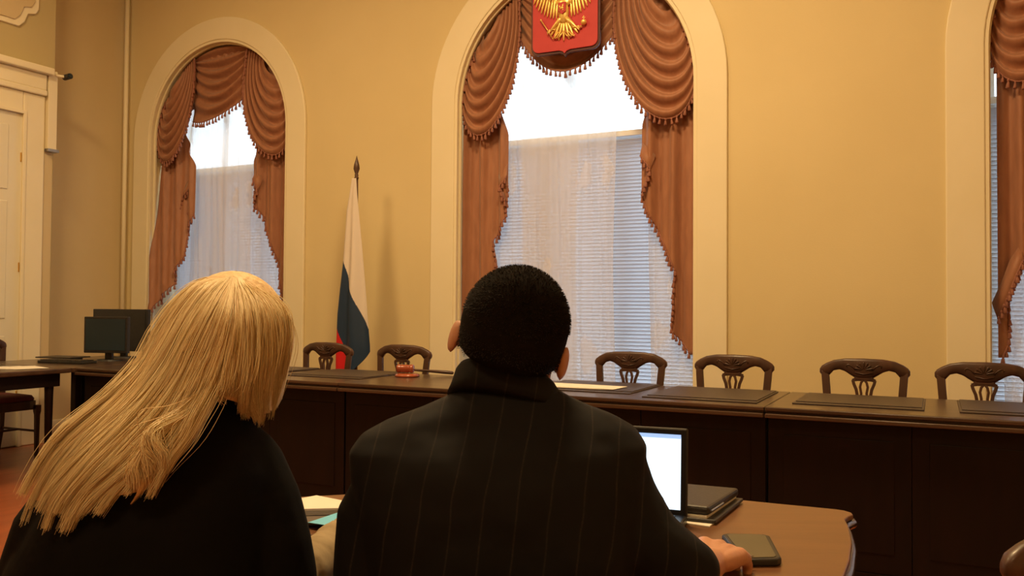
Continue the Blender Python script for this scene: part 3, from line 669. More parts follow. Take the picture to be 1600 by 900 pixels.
def fm(s, v):
    z = FF(s, v)[2]
    if z > 1.60-.56*s**1.35: return 0
    return 1 if z > 1.04-.62*s**1.05 else 2
obj('cloth', G().grid(FF, 90, 260, fm), M_flag, t, smooth=True, solid=.003)

# ------------------------------------------------------------------ side table, computer desk
t = thing('side_table', 'brown table at the left edge with white papers on it', 'table', (-6.0, 3.3, 0))
obj('tabletop', G().box((-6.5, 2.5, .735), (-5.52, 4.04, .77)), M_top, t, bevel=.008)
obj('apron', G().box((-6.42, 2.58, .64), (-5.58, 4.0, .735)), M_panel, t, bevel=.004)
for x in (-6.40, -5.60):
    for y in (2.6, 3.96):
        if not (y > 3 and x > -6): obj('leg', G().loft([(x, y, 0, .02, .02), (x, y, .6, .032, .032), (x, y, .70, .034, .034)], 10), M_panel, t, smooth=True)
        else: obj('leg', G().loft([(-5.63, 3.95, 0, .02, .02), (-5.63, 3.95, .6, .03, .03), (-5.63, 3.95, .70, .034, .034)], 10), M_panel, t, smooth=True)
t = thing('paper_sheets', 'white papers on the side table at the left edge', 'paper', (-5.83, 3.85, .77))
for i in range(3): obj('sheet', G().obox((-5.86+.05*i, 3.80+.03*i, .7712+.0013*i), (.30, .21, .001), Matrix.Rotation(.2-.25*i, 3, 'Z')), M_paper, t)
t = thing('computer_desk', 'dark desk behind the side table carrying the monitors', 'desk', (-6.1, 4.6, 0))
obj('desktop', G().box((-6.62, 4.06, .735), (-5.52, 5.20, .77)), M_top, t, bevel=.006)
for x, y in ((-6.15, 5.12), (-5.60, 5.12), (-5.60, 4.14)): obj('leg', G().box((x-.025, y-.025, 0), (x+.025, y+.025, .735)), M_panel, t, bevel=.004)
obj('back_panel', G().box((-5.62, 4.18, .05), (-5.59, 5.1, .735)), M_panel, t)
def monitor(x0, x1, y, z0, z1, label, scr, rot):
    cx = (x0+x1)/2; t = thing('monitor', label, 'monitor', (cx, y+.06, .77), 'monitors on the computer desk', rz=rot)
    obj('bezel', G().box((x0, y-.015, z0), (x1, y+.025, z1)), M_black, t, bevel=.005)
    obj('screen', G().box((x0+.018, y-.018, z0+.022), (x1-.018, y-.014, z1-.018)), scr, t)
    obj('neck', G().box((cx-.03, y+.025, .78), (cx+.03, y+.055, (z0+z1)/2)), M_black, t, bevel=.004)
    obj('foot', G().loft([(cx, y+.05, .7702, .11, .085), (cx, y+.05, .782, .10, .075)], 20), M_black, t)
monitor(-6.16, -5.78, 4.66, .835, 1.125, 'blue-black monitor in front, beside the woman\'s hair', M_screen_off, .30)
monitor(-6.50, -5.93, 5.0, .83, 1.185, 'larger black monitor standing behind the blue-black one', M_black, .15)
t = thing('keyboard', 'black keyboard lying before the monitors', 'keyboard', (-6.0, 4.36, .77), rz=.12)
obj('body', G().box((-6.22, 4.28, .7702), (-5.78, 4.43, .790)), M_black, t, bevel=.004)
g = G()
for i in range(15):
    for j in range(5): g.box((-6.20+i*.027, 4.29+j*.026, .790), (-6.178+i*.027, 4.312+j*.026, .797))
tag(obj('keys', g, M_black, t), kind='stuff')
t = thing('folder', 'flat dark folder jutting towards the door on the computer desk', 'folder', (-6.25, 4.6, .77), rz=.2)
obj('block', G().box((-6.36, 4.53, .7702), (-6.22, 4.66, .79)), M_black, t, bevel=.003)
obj('cover', G().box((-6.52, 4.48, .79), (-6.18, 4.70, .80)), M_case, t, bevel=.003)
# ------------------------------------------------------------------ the reddish table in the foreground (written in the frame turned by YAW)
TOPZ = .75
TP = [(-.95, 1.80), (-.45, 1.765), (-.37, 1.765), (-.30, 1.70), (-.18, 1.56), (0, 1.52), (.20, 1.50), (.38, 1.44), (.50, 1.40), (.555, 1.45), (.60, 1.535), (.640, 1.615), (.668, 1.68), (.690, 1.73),
      (.715, 1.80), (.738, 1.87), (.752, 1.925), (.770, 1.950), (.788, 1.968), (.793, 1.990), (.785, 2.010), (.770, 2.022), (.72, 2.045), (.65, 2.075), (.58, 2.108), (.45, 2.16), (.2, 2.20), (0, 2.215), (-.25, 2.19), (-.43, 2.14), (-.70, 2.06), (-.95, 2.0)]
def inset(P, d):
    n = len(P); out = []
    for i in range(n):
        a, b, c_ = Vector(P[i-1]), Vector(P[i]), Vector(P[(i+1) % n]); t_ = (c_-a).normalized(); nn = Vector((-t_.y, t_.x)); out.append((b.x+nn.x*d, b.y+nn.y*d))
    return out
t = thing('conference_table', 'reddish table with curved edge the two people sit at', 'table', (0, 1.85, 0), view=True)
obj('tabletop', G().prism(TP, TOPZ-.012, TOPZ), M_table, t, bevel=.003)
g = G()
R = [[(x, y, z) for x, y in inset(TP, d)] for z, d in ((TOPZ-.030, .012), (TOPZ-.030, -.004), (TOPZ-.022, -.010), (TOPZ-.014, -.006), (TOPZ-.0125, .006))]
g.rings(R); obj('edge_moulding', g, M_edge, t, smooth=True)
obj('apron', G().prism(inset(TP, .06), TOPZ-.11, TOPZ-.030), M_panel, t)
for x, y in ((-.85, 1.88), (.52, 1.58), (.64, 1.96), (-.3, 2.05)):
    obj('leg', G().loft([(x, y, 0, .03, .03), (x, y, .04, .022, .022), (x, y, .5, .035, .035), (x, y, .6, .028, .028), (x, y, .66, .04, .04)], 14), M_panel, t, smooth=True)
def quad(g, P, z0, z1, mi=0): return g.prism(P, z0, z1, mi)
t = thing('notepad', 'cream sheets on the reddish table between the two people', 'paper', (-.46, 1.98, .75), view=True)
for i in range(3): obj('sheet', G().prism([(x+.004*i, y+.002*i) for x, y in [(-.518, 1.777), (-.328, 1.996), (-.487, 2.110), (-.678, 1.900)]], .7503+.0012*i, .7512+.0012*i), M_paper, t)
t = thing('document_folder', 'grey-brown folder under the pale blue sheet beside her arm', 'folder', (-.40, 1.88, .754), view=True)
obj('cover', G().prism([(-.64, 1.79), (-.35, 1.83), (-.368, 1.96), (-.658, 1.92)], .7545, .7600), mat('grey_brown_card', (.11,.085,.07), .6, (.13,.10,.08), 20), t, bevel=.001)
obj('flap', G().prism([(-.645, 1.85), (-.36, 1.89), (-.366, 1.935), (-.652, 1.895)], .7600, .7615), M_case, t)
t = thing('blue_sheet', 'pale blue sheet of paper beside the khaki sleeve', 'paper', (-.36, 1.85, .762), view=True)
obj('sheet', G().prism([(-.428, 1.812), (-.295, 1.745), (-.200, 1.930), (-.333, 1.999)], .7620, .7632), M_blue, t)
# laptop turned towards the man
A = -.36
lx = lambda p: Matrix.Rotation(A, 3, 'Z')@Vector(p)
LC = Vector((.385, 1.865, 0))                    # the hinge's right end
def lap(lo, hi, tilt=0, mi=0, g=None):
    g = g or G(); b = G().box(lo, hi); out = []
    for p in b.v:
        p = Vector(p)
        if tilt: p = Matrix.Rotation(-tilt, 3, 'X')@p
        out.append(tuple(LC+lx(p)+Vector((0, 0, .7502))))
    return g.add(out, b.f, mi)
t = thing('laptop', 'open laptop with bright white screen in front of the man', 'laptop', (.24, 1.86, .75), view=True)
obj('base', lap((-.34, -.235, .001), (0, 0, .020)), M_black, t, bevel=.004)
g = G()
for i in range(14):
    for j in range(5): lap((-.32+i*.0215, -.11+j*.019, .020), (-.302+i*.0215, -.095+j*.019, .0225), g=g)
tag(obj('keys', g, M_black, t), kind='stuff')
obj('touchpad', lap((-.21, -.215, .020), (-.12, -.135, .0207)), M_metal, t)
lid = obj('lid', lap((-.34, 0, .012), (0, .008, .207), .05), M_black, t, bevel=.004)
M_lcd = bpy.data.materials.new('lit_screen'); M_lcd.use_nodes = True
N_ = M_lcd.node_tree.nodes; L_ = M_lcd.node_tree.links; b_ = N_['Principled BSDF']
b_.inputs['Base Color'].default_value = (.02,.02,.02,1); b_.inputs['Emission Color'].default_value = (.72,.88,1,1); b_.inputs['Emission Strength'].default_value = 1.5
M_bar = bpy.data.materials.new('lit_toolbar'); M_bar.use_nodes = True; b_ = M_bar.node_tree.nodes['Principled BSDF']
b_.inputs['Emission Color'].default_value = (.20,.52,.95,1); b_.inputs['Emission Strength'].default_value = .9
obj('screen', lap((-.325, -.0012, .030), (-.015, 0, .188), .05), M_lcd, lid)
obj('toolbar', lap((-.325, -.0016, .184), (-.015, -.0012, .193), .05), M_bar, lid)
# folders, phone, pen
t = thing('folder_stack', 'black leather folders stacked right of the laptop', 'folder', (.47, 1.95, .75), view=True)
E1 = [(.440, 1.865), (.560, 2.085), (.30, 2.19), (.19, 1.972)]
obj('lower_folder', G().prism([(x+.006, y-.004) for x, y in E1], .7535, .7610), M_case, t, bevel=.002)
obj('papers', G().prism([(.428, 1.842), (.548, 2.062), (.31, 2.165), (.20, 1.985)], .7503, .7530), M_paper, t)
obj('pages', G().prism([(x-.004 if x > .41 else x, y) for x, y in [(.433, 1.874), (.553, 2.082), (.30, 2.185), (.20, 1.978)]], .7610, .7670), M_paper, t)
obj('upper_folder', G().prism([(.435, 1.876), (.555, 2.080), (.30, 2.19), (.20, 1.980)], .7670, .7860), M_case, t, bevel=.006)
g = G().tube([(.441, 1.880, .777), (.487, 1.958, .777)], .002, 6); obj('zip', g, M_metal, t)
t = thing('smartphone', 'smartphone in a thick black case beside the man\'s right hand', 'phone', (.46, 1.66, .75), view=True)
PQ = [(.424, 1.562), (.488, 1.566), (.500, 1.578), (.524, 1.728), (.514, 1.740), (.440, 1.745), (.428, 1.735)]
obj('case', G().prism(PQ, .7503, .7645), M_black, t, bevel=.004)
obj('display', G().prism([(.430, 1.571), (.484, 1.576), (.491, 1.584), (.513, 1.724), (.507, 1.731), (.446, 1.735), (.437, 1.727)], .7645, .7655), M_phone, t)
t = thing('pen', 'slim white pen tip sticking out of the man\'s right fist', 'pen', (.41, 1.56, .78), view=True)
obj('barrel', G().tube([(.395, 1.545, .773), (.430, 1.552, .773)], .0032, 8), M_cord, t, smooth=True)
obj('tip', G().tube([(.430, 1.552, .773), (.441, 1.554, .773)], [.0032, .001], 8), M_metal, t, smooth=True)

# ------------------------------------------------------------------ people
def head_geo(g, c, fx, M):
    """c: centre of the skull; M turns the local head (face to -Y) into place"""
    def B(p, r): g.ball(tuple(Vector(c)+M@Vector(p)), r, 20, 14, M)
    def T(P, r, **k): g.tube([tuple(Vector(c)+M@Vector(p)) for p in P], r, 10, round_ends=True, **k)
    B((0, .012, .012), (.076*fx, .094, .088*fx)); B((0, -.030, -.035), (.060*fx, .062, .072)); B((0, -.052, -.088), (.030, .030, .022))
    B((0, -.055, -.03), (.05*fx, .040, .05)); T([(0, -.086, .008), (0, -.100, -.022), (0, -.108, -.036)], [.008, .011, .013])
    for s in (-1, 1):
        B((s*.014, -.094, -.040), (.009, .010, .008)); B((s*.034, -.066, -.028), (.020, .018, .018))
        B((s*.030, -.078, .022), (.024, .012, .008))
        g.ball(tuple(Vector(c)+M@Vector((s*.0865*fx, .012, -.030))), (.0085, .020, .029), 14, 12, M@Matrix.Rotation(s*.30, 3, 'Z')@Matrix.Rotation(-.12, 3, 'X'))
        T([(s*.070*fx, .004, -.03), (s*.086*fx, .008, -.03)], [.016, .010])
    T([(-.02, -.092, -.062), (0, -.097, -.061), (.02, -.092, -.062)], [.005, .008, .005]); T([(-.017, -.090, -.072), (0, -.095, -.073), (.017, -.090, -.072)], [.005, .007, .005])
def face_parts(c, M, parent, brow):
    P = lambda p: tuple(Vector(c)+M@Vector(p))
    for s in (-1, 1):
        e = obj('eye', G().ball(P((s*.030, -.0785, .002)), .0112, 12, 8), M_eye, parent, smooth=True)
        obj('iris', G().ball(P((s*.030, -.0865, .001)), .0048, 10, 6), M_iris, e, smooth=True)
        obj('eyebrow', G().tube([P((s*.014, -.093, .026)), P((s*.032, -.090, .031)), P((s*.048, -.080, .027))], [.003, .0038, .002], 6, round_ends=True), brow, parent, smooth=True)
    obj('lips', G().tube([P((-.021, -.097, -.0665)), P((0, -.104, -.066)), P((.021, -.097, -.0665))], [.003, .0065, .003], 8, round_ends=True), M_lip, parent, smooth=True)
def limb(g, P, r): g.tube(P, r, 14, round_ends=True)
def off(r, d): return [q+d for q in r]
def hand(g, wrist, palm_dir, side_dir, curl, lens=(.072, .080, .074, .058), thumb_side=-1, down=(0, 0, -1), spread=.9):
    """palm with four fingers of unequal length bent at the knuckles, and a thumb from the side of the palm"""
    w_ = Vector(wrist); d = Vector(palm_dir).normalized(); s = Vector(side_dir).normalized(); dn = Vector(down)
    k0 = w_+d*.078
    for i in range(4):
        o = (i-1.5)*.0195*spread
        b = k0+s*o+dn*(.002+.003*abs(i-1.2))-d*.006*abs(i-1)
        g.tube([w_+s*o*.55+d*.004, w_+d*.045+s*o*.9-dn*.002, b], [.0185, .017, .0135], 10, round_ends=True)
        L = lens[i]; a1, a2, a3 = curl
        p = b; P = [b]; a = a1
        for q, seg in enumerate((.46, .30, .24)):
            p = p+(d*math.cos(a)+dn*math.sin(a))*L*seg; P.append(p); a += (a2, a3, 0)[q]
        g.tube(P, [.0112, .0100, .0090, .0075], 10, round_ends=True)
    ts = s*thumb_side*-1
    g.tube([w_+d*.015-ts*.014, w_+d*.040-ts*.034+dn*.010, w_+d*.066-ts*.046+dn*.018, w_+d*.088-ts*.040+dn*.022], [.016, .0135, .011, .0085], 10, round_ends=True)

# ---- the man in the pinstripe suit
t = thing('person', 'man with short dark hair in a dark pinstripe suit, seen from behind', 'person', (0, 1.36, 0), view=True)
HC = (.002, 1.425, 1.178)
HM = Matrix.Rotation(math.radians(-11), 3, 'Y').inverted()@Matrix.Rotation(math.radians(176), 3, 'Z')@Matrix.Rotation(math.radians(24), 3, 'X')
HM = Matrix.Rotation(math.radians(14), 3, 'Y')@Matrix.Rotation(math.radians(181), 3, 'Z')@Matrix.Rotation(math.radians(9), 3, 'X')
g = G(); head_geo(g, HC, 1.07, HM)
limb(g, [(.0, 1.42, 1.13), (-.004, 1.395, 1.05), (-.008, 1.38, .97)], [.068, .062, .070])
TORSO = [(0, 1.37, .50, .155, .115), (0, 1.36, .62, .15, .105), (-.005, 1.36, .75, .155, .10), (-.01, 1.365, .88, .175, .105), (-.012, 1.375, .965, .185, .09), (-.01, 1.39, 1.02, .12, .065)]
g.loft(TORSO, 28)
AL = [(-.195, 1.385, .955), (-.222, 1.385, .88), (-.226, 1.38, .78), (-.225, 1.40, .765)]; FLm = [(-.225, 1.40, .765), (-.12, 1.55, .785), (-.055, 1.635, .795)]
AR = [(.165, 1.385, .975), (.178, 1.38, .92), (.216, 1.36, .855), (.272, 1.352, .805)]; FR_ = [(.272, 1.352, .805), (.318, 1.42, .790), (.348, 1.478, .783)]
limb(g, AL, [.05, .046, .042, .040]); limb(g, FLm, [.040, .034, .026]); limb(g, AR, [.05, .048, .044, .040]); limb(g, FR_, [.040, .033, .026])
hand(g, (-.055, 1.635, .795), (.45, .9, -.02), (.9, -.45, 0), (.25, .35, .3), thumb_side=1)
hand(g, (.352, 1.478, .790), (.50, .86, .02), (.86, -.50, -.16), (.70, 1.05, .75), thumb_side=-1, lens=(.062, .068, .064, .052), spread=1.22)
for s in (-1, 1):
    limb(g, [(s*.09, 1.37, .55), (s*.12, 1.58, .56), (s*.13, 1.78, .55)], [.085, .075, .058]); limb(g, [(s*.13, 1.78, .55), (s*.14, 1.80, .30), (s*.14, 1.80, .09)], [.055, .050, .036])
    limb(g, [(s*.14, 1.79, .045), (s*.15, 1.90, .035), (s*.155, 1.96, .03)], [.034, .030, .024])
body = obj('body', g, M_skin, t, remesh=.0042)
face_parts(HC, HM, t, M_dark_base)
# jacket
g = G()
g.loft([(0, 1.37, .47, .185, .14), (0, 1.365, .60, .185, .13), (-.005, 1.36, .72, .195, .125), (-.012, 1.36, .83, .215, .128), (-.018, 1.365, .91, .226, .127), (-.020, 1.372, .955, .236, .122), (-.021, 1.380, .995, .240, .108), (-.020, 1.388, 1.022, .222, .092), (-.018, 1.395, 1.042, .185, .080), (-.014, 1.40, 1.060, .135, .074), (-.010, 1.405, 1.078, .095, .070), (-.008, 1.41, 1.09, .078, .066)], 44, tilt=.03, sq=2.25)
limb(g, [(-.185, 1.385, .945), (-.222, 1.382, .88), (-.228, 1.378, .79), (-.222, 1.395, .765)], [.060, .060, .057, .055]); limb(g, [(-.222, 1.395, .765), (-.14, 1.52, .785), (-.085, 1.595, .793)], [.055, .047, .040])
limb(g, [(.158, 1.385, .975), (.176, 1.38, .915), (.216, 1.362, .850), (.275, 1.350, .808)], [.060, .062, .060, .054]); limb(g, [(.275, 1.350, .808), (.288, 1.372, .804), (.298, 1.388, .800)], [.054, .050, .044])
jk = obj('jacket', g, M_suit, t, remesh=.007)
# collar of the jacket, standing round the neck, with its folded lower leaf
def ringpath(cx, cy, a, b, z, n=40, tilt=0, back=0):
    return [(cx+a*math.cos(2*PI*k/n), cy+b*math.sin(2*PI*k/n), z+tilt*a*math.cos(2*PI*k/n)-back*b*math.sin(2*PI*k/n)) for k in range(n)]
g = G(); CX, CY = -.006, 1.412
R = [ringpath(CX, CY, a, b, z, tilt=-.22, back=.42) for a, b, z in ((.100, .088, 1.055), (.094, .085, 1.070), (.086, .081, 1.096), (.080, .076, 1.105), (.075, .071, 1.100), (.080, .076, 1.05))]
g.rings(R, closed=True); obj('collar', g, M_suit, t, smooth=True)
obj('shirt_collar', G().rings([ringpath(CX, CY, a, b, z, tilt=-.22, back=.42) for a, b, z in ((.072, .070, 1.05), (.069, .068, 1.080), (.065, .064, 1.080), (.068, .066, 1.05))], closed=True), M_paper, t, smooth=True)
g = G()
limb(g, [(-.09, 1.37, .54), (-.12, 1.58, .555), (-.13, 1.78, .55)], [.10, .088, .070]); limb(g, [(-.13, 1.78, .55), (-.14, 1.80, .30), (-.14, 1.80, .10)], [.070, .066, .056])
limb(g, [(.09, 1.37, .54), (.12, 1.58, .555), (.13, 1.78, .55)], [.10, .088, .070]); limb(g, [(.13, 1.78, .55), (.14, 1.80, .30), (.14, 1.80, .10)], [.070, .066, .056])
g.loft([(0, 1.37, .49, .17, .13), (0, 1.365, .60, .175, .125)], 28)
obj('trousers', g, M_suit, t, remesh=.009)
for s in (-1, 1): obj('shoe', G().loft([(s*.145, 1.86, .001, .045, .13), (s*.145, 1.86, .02, .046, .132), (s*.145, 1.85, .06, .040, .11), (s*.143, 1.815, .085, .034, .05)], 20), M_black, t, smooth=True)
# hair: a close cap and its short strands
def scalp(th, ph, r=1.0, e=0):          # th 0 = crown, ph around (face at -y)
    sn = math.sin(th) if th < PI/2 else math.sin(th)**.3
    p = Vector((.083*sn*math.cos(ph), .012+.098*sn*math.sin(ph), .012+(.092 if math.cos(th) > 0 else .125)*math.cos(th)))
    n = Vector((p.x/.083**2, (p.y-.012)/.098**2, (p.z-.012)/.092**2)).normalized()
    return p*r+n*e, n
def hairline(ph):                        # lowest polar angle of the hair for this direction
    s = math.sin(ph)
    return math.radians(74+ (60*max(0, s)**.28) + (-6 if s < -.6 else 0) + (14*max(0, 1-abs(s)/.35)))
def cap(e):
    R = []
    for i in range(17):
        R.append([tuple(Vector(HC)+HM@scalp(max(.03, hairline(2*PI*k/48)*i/16), 2*PI*k/48, 1, e*(1 if i < 14 else (16.6-i)/3.2))[0]) for k in range(48)])
    return R
a, b = cap(.007), cap(-.004)[::-1]
hr = obj('hair', G().rings(a+b), M_dark_base, t, smooth=True)
def strands(name, S, r, mt, parent, tips=.35):
    """S: (n, k, 3) array of strand points; thin three-sided tubes"""
    n, k, _ = S.shape; o0 = np.array(ORG[parent.name]); S = S-o0
    T = np.gradient(S, axis=1); T /= np.linalg.norm(T, axis=2, keepdims=True)+1e-9
    ref = np.array([.31, -.93, .2]); A_ = np.cross(T, ref); A_ /= np.linalg.norm(A_, axis=2, keepdims=True)+1e-9; B_ = np.cross(T, A_)
    rad = np.interp(np.linspace(0, 1, k), [0, .12, .75, 1], [r*.7, r, r*.9, r*tips])[None, :, None]
    V = np.stack([S+rad*(A_*math.cos(q)+B_*math.sin(q)) for q in (0, 2*PI/3, 4*PI/3)], axis=2).reshape(-1, 3)
    base = (np.arange(n)[:, None]*k+np.arange(k-1)[None, :]).reshape(-1)*3
    F = np.concatenate([np.stack([base+j, base+(j+1) % 3, base+3+(j+1) % 3, base+3+j], 1) for j in range(3)])
    me = bpy.data.meshes.new(name); me.vertices.add(len(V)); me.vertices.foreach_set('co', V.ravel().astype(np.float32))
    me.loops.add(F.size); me.loops.foreach_set('vertex_index', F.ravel().astype(np.int32)); me.polygons.add(len(F))
    me.polygons.foreach_set('loop_start', np.arange(0, F.size, 4, dtype=np.int32)); me.polygons.foreach_set('use_smooth', np.ones(len(F), bool))
    me.update(calc_edges=True); me.materials.append(mt)
    o = bpy.data.objects.new(name, me); COL.objects.link(o); o.parent = parent; ORG[o.name] = ORG[parent.name]; return tag(o, kind='stuff')
S = []
for i in range(9000):
    ph = rng.uniform(0, 2*PI); th = math.acos(rng.uniform(math.cos(2.2), 1))
    if th > hairline(ph): continue
    p, n = scalp(th, ph, 1, .004); L = .0065*(1 if th < hairline(ph)-.5 else .5)
    d = (n+Vector(rng.normal(0, .25, 3))+Vector((0, .1, -.25))).normalized()
    S.append([tuple(Vector(HC)+HM@(p+d*L*q)) for q in (0, .5, 1)])
strands('strands', np.array(S), .0006, M_dark_hair, hr)
# ---- the woman with long blonde hair
t = thing('person', 'woman with long straight blonde hair in a black top, head bent to the right', 'person', (-.58, 1.34, 0), view=True)
WC = (-.480, 1.475, 1.170)
WM = Matrix.Rotation(math.radians(8), 3, 'Y')@Matrix.Rotation(math.radians(160), 3, 'Z')@Matrix.Rotation(math.radians(28), 3, 'X')
g = G(); head_geo(g, WC, .95, WM)
limb(g, [(-.468, 1.44, 1.12), (-.482, 1.40, 1.05), (-.50, 1.38, .96)], [.050, .050, .065])
g.loft([(-.60, 1.34, .50, .16, .12), (-.59, 1.34, .64, .14, .105), (-.575, 1.345, .78, .15, .105), (-.55, 1.36, .90, .155, .10), (-.53, 1.37, .97, .13, .08), (-.50, 1.38, 1.02, .07, .055)], 28)
RA = [(-.418, 1.39, .955), (-.400, 1.39, .88), (-.385, 1.385, .80), (-.360, 1.40, .765)]; RF = [(-.360, 1.40, .765), (-.315, 1.54, .792), (-.27, 1.68, .803)]
LA = [(-.655, 1.36, .945), (-.715, 1.35, .86), (-.745, 1.36, .78), (-.74, 1.40, .765)]; LF = [(-.74, 1.40, .765), (-.66, 1.56, .785), (-.60, 1.66, .790)]
limb(g, RA, [.045, .042, .038, .036]); limb(g, RF, [.036, .030, .023]); limb(g, LA, [.045, .042, .038, .036]); limb(g, LF, [.036, .030, .023])
hand(g, (-.27, 1.68, .803), (.30, .95, -.10), (.95, -.30, 0), (.25, .3, .25), lens=(.066, .073, .068, .054), thumb_side=-1)
hand(g, (-.60, 1.66, .790), (.40, .9, -.03), (.9, -.40, 0), (.25, .3, .25), lens=(.066, .073, .068, .054), thumb_side=1)
for s in (-1, 1):
    limb(g, [(-.60+s*.08, 1.36, .55), (-.60+s*.10, 1.58, .55), (-.60+s*.11, 1.76, .54)], [.085, .072, .055]); limb(g, [(-.60+s*.11, 1.76, .54), (-.60+s*.12, 1.78, .30), (-.60+s*.12, 1.78, .09)], [.052, .048, .034])
    limb(g, [(-.60+s*.12, 1.77, .04), (-.60+s*.13, 1.87, .033), (-.60+s*.135, 1.92, .028)], [.030, .027, .022])
obj('body', g, M_skin, t, remesh=.0042)
face_parts(WC, WM, t, M_blonde_base)
g = G()
g.loft([(-.60, 1.34, .47, .20, .15), (-.60, 1.34, .60, .205, .14), (-.59, 1.34, .72, .215, .135), (-.575, 1.345, .82, .20, .13), (-.555, 1.352, .90, .178, .122), (-.54, 1.36, .96, .158, .11), (-.515, 1.37, 1.005, .118, .09), (-.495, 1.385, 1.045, .072, .068), (-.487, 1.392, 1.07, .058, .058)], 40, sq=2.2)
limb(g, [(-.432, 1.385, .962), (-.406, 1.385, .90), (-.386, 1.38, .83), (-.370, 1.378, .775)], [.064, .067, .067, .062]); limb(g, [(-.380, 1.378, .775), (-.362, 1.43, .768)], [.054, .048])
limb(g, [(-.66, 1.36, .945), (-.722, 1.348, .86), (-.755, 1.355, .78), (-.745, 1.40, .765)], [.062, .060, .057, .052]); limb(g, [(-.745, 1.40, .765), (-.70, 1.48, .778)], [.052, .048])
obj('top', g, M_blackcloth, t, remesh=.007)
def sleeve(P, r0, r1):
    P = [Vector(p) for p in P]; n = 36; path = []; rad = []
    for i in range(n+1):
        q = i/n*(len(P)-1); k = min(int(q), len(P)-2); path.append(tuple(P[k].lerp(P[k+1], q-k)))
        rad.append(r0+(r1-r0)*i/n+.0012*math.sin(i*2.3)+.0015*math.sin(i*1.1+1))
    return G().tube(path, rad, 16)
obj('sleeve', sleeve([(-.378, 1.37, .765), (-.345, 1.44, .772), (-.312, 1.55, .793), (-.275, 1.67, .803)], .049, .034), M_khaki, t, smooth=True)
obj('sleeve', sleeve([(-.71, 1.46, .778), (-.66, 1.56, .785), (-.61, 1.645, .790)], .044, .034), M_khaki, t, smooth=True)
g = G()
for s in (-1, 1):
    limb(g, [(-.60+s*.08, 1.36, .54), (-.60+s*.10, 1.58, .55), (-.60+s*.11, 1.76, .54)], [.098, .084, .066]); limb(g, [(-.60+s*.11, 1.76, .54), (-.60+s*.12, 1.78, .30), (-.60+s*.12, 1.78, .10)], [.064, .058, .044])
g.loft([(-.60, 1.36, .49, .17, .13), (-.60, 1.36, .60, .17, .12)], 24)
obj('trousers', g, M_blackcloth, t, remesh=.009)
for s in (-1, 1): obj('shoe', G().loft([(-.60+s*.125, 1.83, .001, .040, .12), (-.60+s*.125, 1.83, .02, .041, .122), (-.60+s*.125, 1.82, .055, .036, .10), (-.60+s*.122, 1.79, .08, .030, .045)], 20), M_black, t, smooth=True)
# long hair: guide curves over the back (GA) and down past the face (GB)
GA = [
    [(-0.492, 1.46, 1.27), (-0.531, 1.44, 1.26), (-0.561, 1.42, 1.227), (-0.584, 1.4, 1.179), (-0.595, 1.37, 1.128), (-0.63, 1.33, 1.071), (-0.674, 1.29, 1.021), (-0.706, 1.26, 0.95), (-0.724, 1.25, 0.888)],
    [(-0.477, 1.43, 1.269), (-0.493, 1.38, 1.248), (-0.516, 1.35, 1.196), (-0.538, 1.33, 1.136), (-0.567, 1.3, 1.079), (-0.621, 1.27, 1.015), (-0.66, 1.245, 0.953), (-0.685, 1.24, 0.881)],
    [(-0.466, 1.41, 1.268), (-0.467, 1.335, 1.227), (-0.488, 1.31, 1.167), (-0.508, 1.3, 1.109), (-0.535, 1.27, 1.054), (-0.58, 1.245, 0.996), (-0.627, 1.235, 0.937), (-0.65, 1.235, 0.885)],
    [(-0.461, 1.4, 1.266), (-0.452, 1.32, 1.217), (-0.467, 1.3, 1.158), (-0.483, 1.285, 1.101), (-0.504, 1.26, 1.046), (-0.543, 1.235, 0.993), (-0.587, 1.23, 0.952), (-0.615, 1.23, 0.92)],
    [(-0.458, 1.4, 1.266), (-0.438, 1.31, 1.207), (-0.446, 1.29, 1.149), (-0.462, 1.28, 1.096), (-0.472, 1.25, 1.057), (-0.492, 1.23, 1.013), (-0.53, 1.225, 0.968), (-0.557, 1.225, 0.921)],
    [(-0.456, 1.4, 1.266), (-0.431, 1.31, 1.197), (-0.436, 1.29, 1.139), (-0.445, 1.28, 1.092), (-0.451, 1.25, 1.062), (-0.464, 1.235, 1.031), (-0.488, 1.225, 0.996), (-0.511, 1.225, 0.954)],
]
GB = [
    [(-0.457, 1.4, 1.266), (-0.427, 1.31, 1.197), (-0.429, 1.29, 1.139), (-0.433, 1.28, 1.101), (-0.438, 1.275, 1.09), (-0.439, 1.285, 1.076)],
    [(-0.451, 1.4, 1.266), (-0.415, 1.33, 1.207), (-0.408, 1.31, 1.138), (-0.415, 1.31, 1.089), (-0.422, 1.325, 1.058)],
    [(-0.453, 1.42, 1.266), (-0.407, 1.37, 1.217), (-0.394, 1.35, 1.156), (-0.398, 1.35, 1.085), (-0.405, 1.365, 1.03)],
    [(-0.463, 1.46, 1.265), (-0.4, 1.42, 1.223), (-0.382, 1.41, 1.17), (-0.392, 1.41, 1.101), (-0.403, 1.42, 1.016)],
    [(-0.479, 1.5, 1.264), (-0.397, 1.46, 1.224), (-0.374, 1.44, 1.176), (-0.383, 1.44, 1.114), (-0.398, 1.43, 1.034)],
]
GC = [
    [(-0.458, 1.275, 1.102), (-0.482, 1.245, 1.067), (-0.502, 1.215, 1.025), (-0.524, 1.205, 0.981), (-0.53, 1.205, 0.954), (-0.55, 1.21, 0.925)],
    [(-0.454, 1.275, 1.097), (-0.487, 1.24, 1.06), (-0.511, 1.22, 1.044), (-0.509, 1.21, 1.025), (-0.496, 1.21, 1.005), (-0.491, 1.215, 0.974)],
    [(-0.449, 1.275, 1.09), (-0.474, 1.24, 1.058), (-0.499, 1.22, 1.04), (-0.497, 1.21, 1.024), (-0.489, 1.21, 1.003), (-0.501, 1.215, 0.968)],
]

